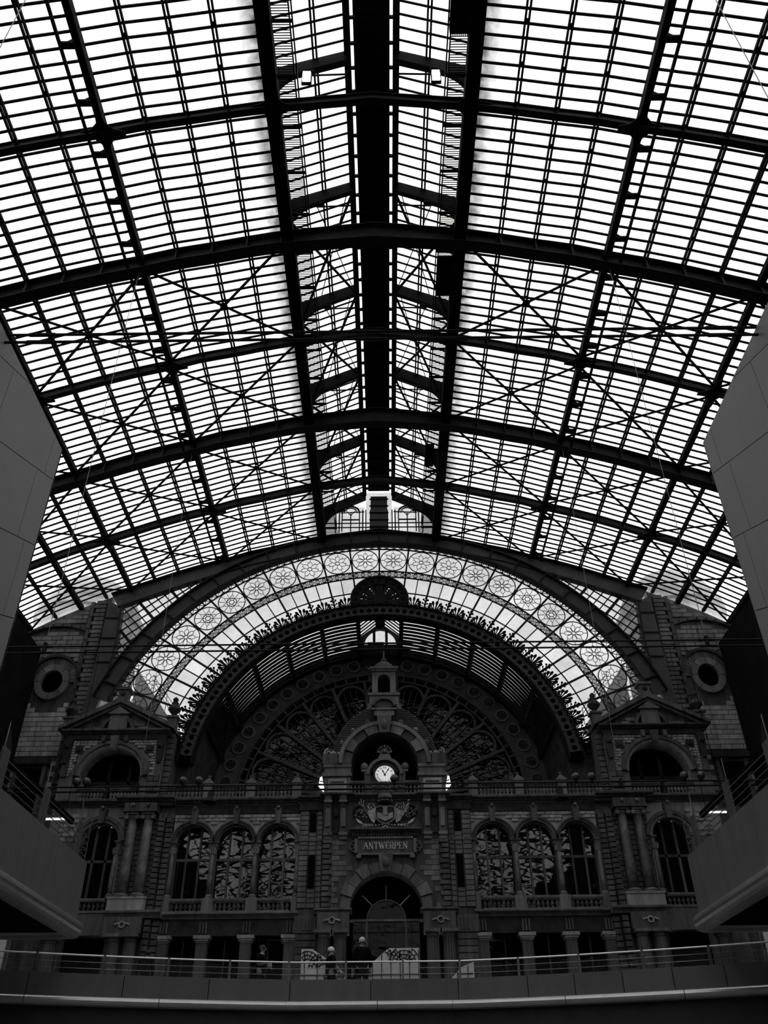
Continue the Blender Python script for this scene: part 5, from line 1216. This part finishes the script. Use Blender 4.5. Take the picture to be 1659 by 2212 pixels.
for x in (-8.5, 9.1):
    y, z = 37.26, 14.5
    t = T('bell_lamp', 'dark bell-shaped lamp hanging below the suspended cables', 'lamp', (x,y,z-.7), 'bell lamps below the cables')
    m = MB(); m.lathe([(.36,-.66),(.34,-.6),(.2,-.42),(.12,-.36),(.12,-.1),(.04,-.05)], (x,y,z), 16); P('shade', m, 'iron', t, smooth=True)
    m = MB(); m.tube((x,y,z-.1),(x,y,z+.1),.02,5); P('stem', m, 'iron', t)
for x in (-3.12, 3.08):
    y = 17.85; z = 43.05
    t = T('floodlight', 'blazing floodlight fixed under the lantern frame', 'lamp', (x,y,z-.4), 'floodlights under the lantern')
    m = MB(); m.box(x-.18,x+.18,y-.06,y+.02,z-.42,z+.42); P('lens', m, 'lamp_glow', t)
    m = MB(); m.box(x-.24,x+.24,y+.02,y+.16,z-.48,z+.48); P('housing', m, 'iron_black', t)
    m = MB(); m.bar((x,y+.1,z+.3),(x,y+.3,z+.9),.08,.05); P('bracket', m, 'iron_black', t)
for (y, ln, x, lab) in ((26.9,2.1,3.98,'hung in the lantern by the fourth frame'),(14.2,2.3,3.95,'hung in the lantern over the nearest arches'),(40.7,1.7,3.7,'hung in the lantern by the second frame')):
    t = T('ventilation_box', 'black slatted ventilation box '+lab, 'vent', (x,y,41.0), 'ventilation boxes in the lantern')
    w_ = .5 if y < 40 else .3
    m = MB(); m.box(x-w_,x+w_,y-ln/2,y+ln/2,40.85,41.35); P('body', m, 'black', t)
    m = MB()
    for k in range(12):
        q = x-w_+.04+k*(2*w_-.08)/11; m.box(q-.02,q+.02,y-ln/2-.12,y+ln/2+.12,40.9,40.95)
    P('fringe_slats', m, 'black', t)
# lantern gable windows above the end frame
gw = T('window_20', 'small arched gable lights at the far end of the ridge lantern', None, (0,YE,42), kind='structure')
for cx in (-2.35, 0., 2.35):
    m = MB(); r = .72; m.arc(43.9, r-.06, r+.06, -PI/2, PI/2, YE-.05, YE+.05, 16, cx); m.arc(43.9, r-.22, r-.16, -PI/2, PI/2, YE-.05, YE+.05, 16, cx)
    for d in (-r, 0, r): m.box(cx+d-.045,cx+d+.045,YE-.05,YE+.05,41.9,43.9)
    for a in (-PI/4, PI/4): m.bar((cx,YE,43.6),(cx+.55*math.sin(a),YE,43.6+.75*math.cos(a)),.05,.05,(0,1,0))
    m.box(cx-r,cx+r,YE-.04,YE+.04,43.1,43.2); P('arched_frame', m, 'iron_black', gw)
for x in (-3.6,-3.3,-1.35,-1.1,1.1,1.35,3.3,3.6): m = MB(); m.box(x-.05,x+.05,YE-.05,YE+.05,41.8,44.2); P('mullion', m, 'iron_black', gw)
for z in (42.3, 42.75): m = MB(); m.box(-4.6,4.6,YE-.06,YE,z-.04,z+.04); P('rail', m, 'iron_black', gw)
for a, b in ((-4.5,-1.2),(-1.1,1.1),(1.2,4.5)): m = MB(); m.box(a,b,YE+.08,YE+.1,41.6,44.6 if abs(a+b) > 1 else 46.2); P('pane', m, 'screen_glass', gw)
m = MB(); m.box(-.7,.7,YE-.12,YE-.02,42.0,45.6); P('ladder_panel', m, 'iron_far', gw)
for k in range(5): m = MB(); m.box(-.8,.8,YE-.2,YE-.12,42.2+k*.75,42.3+k*.75); P('panel_rib', m, 'iron_black', gw)
# ================================================================ painted window reflections and people on the deck
def fan_reflection(label, pts, y, fans, grid):
    xs = [p[0] for p in pts]; t = T('window_reflection', label, 'screen', (sum(xs)/len(xs),y,3.2))
    m = MB(); m.prism(pts, y, y+.03); P('reflection_sheet', m, 'painted_reflection', t)  # pale sheet stands in for a bright window's reflection in the deck glass
    x0, x1 = min(xs), max(xs)
    def ok(x, z):
        n = False
        for (ax,az),(bx,bz) in zip(pts, pts[1:]+pts[:1]):
            if (az > z) != (bz > z) and x < (bx-ax)*(z-az)/(bz-az)+ax: n = not n
        return n
    m = MB(); q = x0+.12
    while q < x1:
        zs = [z for z in [3.2+i*.05 for i in range(50)] if ok(q, z)]
        if zs: m.bar((q,y-.02,zs[0]),(q,y-.02,zs[-1]),.022,.03,(0,1,0))
        q += grid
    P('reflected_uprights', m, 'iron_black', t)
    m = MB()
    for cx, cz in fans:
        for r in (.14,.26,.38,.5):
            A = [(cx+r*math.cos(PI*i/12), cz+r*math.sin(PI*i/12)) for i in range(13)]
            for p, p2 in zip(A, A[1:]):
                if ok(*p) and ok(*p2): m.bar((p[0],y-.02,p[1]),(p2[0],y-.02,p2[1]),.02,.02,(0,1,0))
        for k in range(1, 8):
            a = PI*k/8
            for r0, r1 in ((.14,.26),(.26,.38),(.38,.5)):
                a2 = a+(.2 if r0 > .3 else 0); p = (cx+r0*math.cos(a2),cz+r0*math.sin(a2)); p2 = (cx+r1*math.cos(a2),cz+r1*math.sin(a2))
                if ok(*p) and ok(*p2): m.bar((p[0],y-.02,p[1]),(p2[0],y-.02,p2[1]),.018,.02,(0,1,0))
    if m.v: P('reflected_fan', m, 'iron_black', t)
    m = MB()
    for z in (3.6, 3.9, 4.15):
        zs = [x for x in [x0+i*.04 for i in range(int((x1-x0)/.04)+1)] if ok(x, z)]
        if len(zs) > 2: m.bar((zs[0],y-.02,z),(zs[-1],y-.02,z),.02,.03)
    P('reflected_crossbars', m, 'iron_black', t)
fan_reflection('pale painted reflection of a leaded window with sloping top beside the doorway', [(-2.5,3.2),(-1.05,3.2),(-1.05,4.15),(-1.35,4.45),(-2.15,4.95),(-2.5,4.95)], 26.9, [(-2.3,4.5),(-1.75,4.35),(-1.25,3.95)], .42)
fan_reflection('pale painted window reflection with fan pattern before the doorway', [(-.6,3.2),(1.35,3.2),(1.35,4.95),(.35,4.95),(-.2,4.5),(-.6,4.35)], 26.9, [(.85,4.5),(.2,4.7)], .3)
fan_reflection('small pale painted reflection with slanted top, apart from the two large ones', [(2.1,3.2),(3.1,3.2),(3.1,4.5),(2.7,4.35),(2.1,3.75)], 26.9, [], .34)
def person(label, x, y, z, h, face, coat, hair, arms='down'):
    t = T('person', label, 'person', (x,y,z)); k = h/1.78
    c, sn = math.cos(face), math.sin(face)
    def W(px, py, pz): return (k*(px*c-py*sn), k*(px*sn+py*c), k*pz)
    def skin(name, V, E, RAD, root, mat):
        me = bpy.data.meshes.new(name); me.from_pydata([W(*v) for v in V], E, []); me.materials.append(MATS[mat])
        o = bpy.data.objects.new(name, me); col.objects.link(o); o.parent = t
        md = o.modifiers.new('skin', 'SKIN'); md.use_smooth_shade = True
        sv = me.skin_vertices[0].data
        for i, r in enumerate(RAD): sv[i].radius = (r[0]*k, r[1]*k); sv[i].use_root = (i == root)
        ss = o.modifiers.new('sub', 'SUBSURF'); ss.levels = 1; ss.render_levels = 2
        return o
    hand = {'down': ((.25,.02,1.12),(.26,.1,.86)), 'fold': ((.25,.06,1.14),(.08,.3,1.2))}[arms]
    V = [(0,0,.95),(0,0,1.12),(0,-.01,1.32),(0,0,1.46),(0,.01,1.54),(0,.03,1.62),(0,.03,1.7),(0,.02,1.76)]
    E = [(0,1),(1,2),(2,3),(3,4),(4,5),(5,6),(6,7)]; RAD = [(.15,.11),(.14,.1),(.16,.11),(.08,.07),(.055,.055),(.075,.09),(.08,.1),(.05,.06)]
    for s in (-1, 1):
        b = len(V); V += [(s*.19,0,1.42),(s*.23,-.01,1.15) if arms == 'down' else (s*.25,.0,1.15),(s*hand[1][0],hand[1][1],hand[1][2])]; E += [(3,b),(b,b+1),(b+1,b+2)]; RAD += [(.06,.06),(.045,.045),(.035,.035)]
        b = len(V); V += [(s*.1,0,.88),(s*.11,.02,.48),(s*.11,-.01,.08),(s*.11,.16,.04)]; E += [(0,b),(b,b+1),(b+1,b+2),(b+2,b+3)]; RAD += [(.09,.09),(.065,.065),(.045,.045),(.04,.035)]
    skin('body', V, E, RAD, 0, 'skin')
    V = [(0,0,.8),(0,0,1.1),(0,-.01,1.32),(0,0,1.45)]; E = [(0,1),(1,2),(2,3)]; RAD = [(.2,.16),(.18,.14),(.2,.14),(.1,.09)]
    for s in (-1, 1): b = len(V); V += [(s*.2,0,1.42),(s*.24,-.01,1.16),(s*(hand[1][0]*.85+.03),hand[1][1]*.85,hand[1][2]+.05)]; E += [(3,b),(b,b+1),(b+1,b+2)]; RAD += [(.085,.085),(.065,.065),(.055,.055)]
    skin('coat', V, E, RAD, 0, coat)
    V = [(0,0,.9)]; E = []; RAD = [(.17,.13)]
    for s in (-1, 1): b = len(V); V += [(s*.1,0,.8),(s*.11,.02,.46),(s*.11,-.01,.1)]; E += [(0,b),(b,b+1),(b+1,b+2)]; RAD += [(.11,.11),(.085,.085),(.07,.07)]
    skin('trousers', V, E, RAD, 0, 'coat_black')
    for s in (-1, 1):
        m = MB(); m.ball((0,0,0),.045,6); m.tube((0,0,0),(0,.02,-.08),.035,6)
        for f in range(4): q = -.03+f*.02; m.tube((q,.015,-.06),(q,.03,-.13-.015*(f in (1,2))),.009,5); m.tube((q,.03,-.13-.015*(f in (1,2))),(q,.055,-.16),.008,5)
        m.tube((s*-.03,.01,-.03),(s*-.055,.04,-.08),.01,5)
        m.v = [W(s*hand[1][0]+a, hand[1][1]+b_, hand[1][2]-.02+c_) for a, b_, c_ in m.v]
        me = m.mesh('hand', 'skin', (0,0,0)); o = bpy.data.objects.new('hand', me); col.objects.link(o); o.parent = t
    m = MB(); n = 10; pr = []
    for j in range(7): q = j/6*PI*.62; pr.append((.098*math.sin(q)+.001, .115*math.cos(q)))
    m.lathe(pr, (0,0,0), 14); m.v = [W(a, b_*1.22+.005, 1.675+c_) for a, b_, c_ in m.v]
    me = m.mesh('hair', hair, (0,0,0)); [setattr(p, 'use_smooth', True) for p in me.polygons]; o = bpy.data.objects.new('hair', me); col.objects.link(o); o.parent = t
    m = MB(); m.tube((0,.12,1.655),(0,.155,1.63),.012,5,.02)
    for s in (-1, 1): m.ball((s*.085,.02,1.645),.025,6); m.ball((s*.035,.118,1.672),.012,5)
    m.box(-.028,.028,.115,.128,1.592,1.6); m.v = [W(*q) for q in m.v]
    me = m.mesh('face_features', 'skin', (0,0,0)); o = bpy.data.objects.new('face_features', me); col.objects.link(o); o.parent = t
person('person with short grey hair in a black coat standing before the doorway', -.48, 25.75, 3.2, 1.88, R(10), 'coat_black', 'hair_grey')
person('person in a dark jacket turned aside by the sloping painted reflection', -1.5, 26.4, 3.2, 1.72, R(-60), 'coat_black', 'hair_grey')
person('person in a dark coat looking down with both hands held in front', -3.65, 26.0, 3.2, 1.72, R(-110), 'coat_black', 'hair_dark', 'fold')
person('person with dark hair and dark coat behind the deck railing by the pilasters', -7.35, 26.3, 3.2, 1.66, R(20), 'coat_black', 'hair_dark')
# ================================================================ outside, seen dimly through the glass
for s in (-1, 1):
    t = T('corner_turret', 'pale stone corner turret outside behind the roof glass', 'tower', (s*23.5,54.5,0), 'corner turrets outside')
    m = MB(); m.lathe([(4.2,18),(4.2,36.0),(4.5,36.1),(4.5,36.6),(4.1,36.7)], (s*24.6,55.6,0), 24); P('shaft', m, 'tower_outside', t)
    m = MB(); m.lathe([(4.1,36.7),(3.9,38.0),(3.2,39.4),(2.0,40.4),(.6,40.9),(.05,41)], (s*24.6,55.6,0), 24); P('dome', m, 'tower_outside', t, smooth=True)

for s in (-1, 1):
    t = T('outside_ramp', 'pale sloping roof with thin rails outside, glimpsed through the rosette window', 'roof', (s*17,57,20), 'sloping roofs outside')
    m = MB(s); m.prism([(-20.5,33.2),(-16.2,27.0),(-16.9,26.4),(-20.5,31.6)], 57, 57.4); m.prism([(-20.5,31.6),(-16.9,26.4),(-18.6,25.6),(-20.5,27.5)], 57.2, 57.6); P('slope', m, 'pale_outside', t)
    for d in (.5, .9, 1.3): m = MB(s); m.bar((-19.2,57.4,31.4+d),(-13.6,57.4,23.8+d),.06,.06); P('rail', m, 'pale_outside', t)
    for k in range(9): x = -19+k*.62; z = 31.2-(x+19.0)*1.357; m = MB(s); m.box(x-.03,x+.03,57.36,57.44,z-.2,z+1.4); P('rail_post', m, 'pale_outside', t)
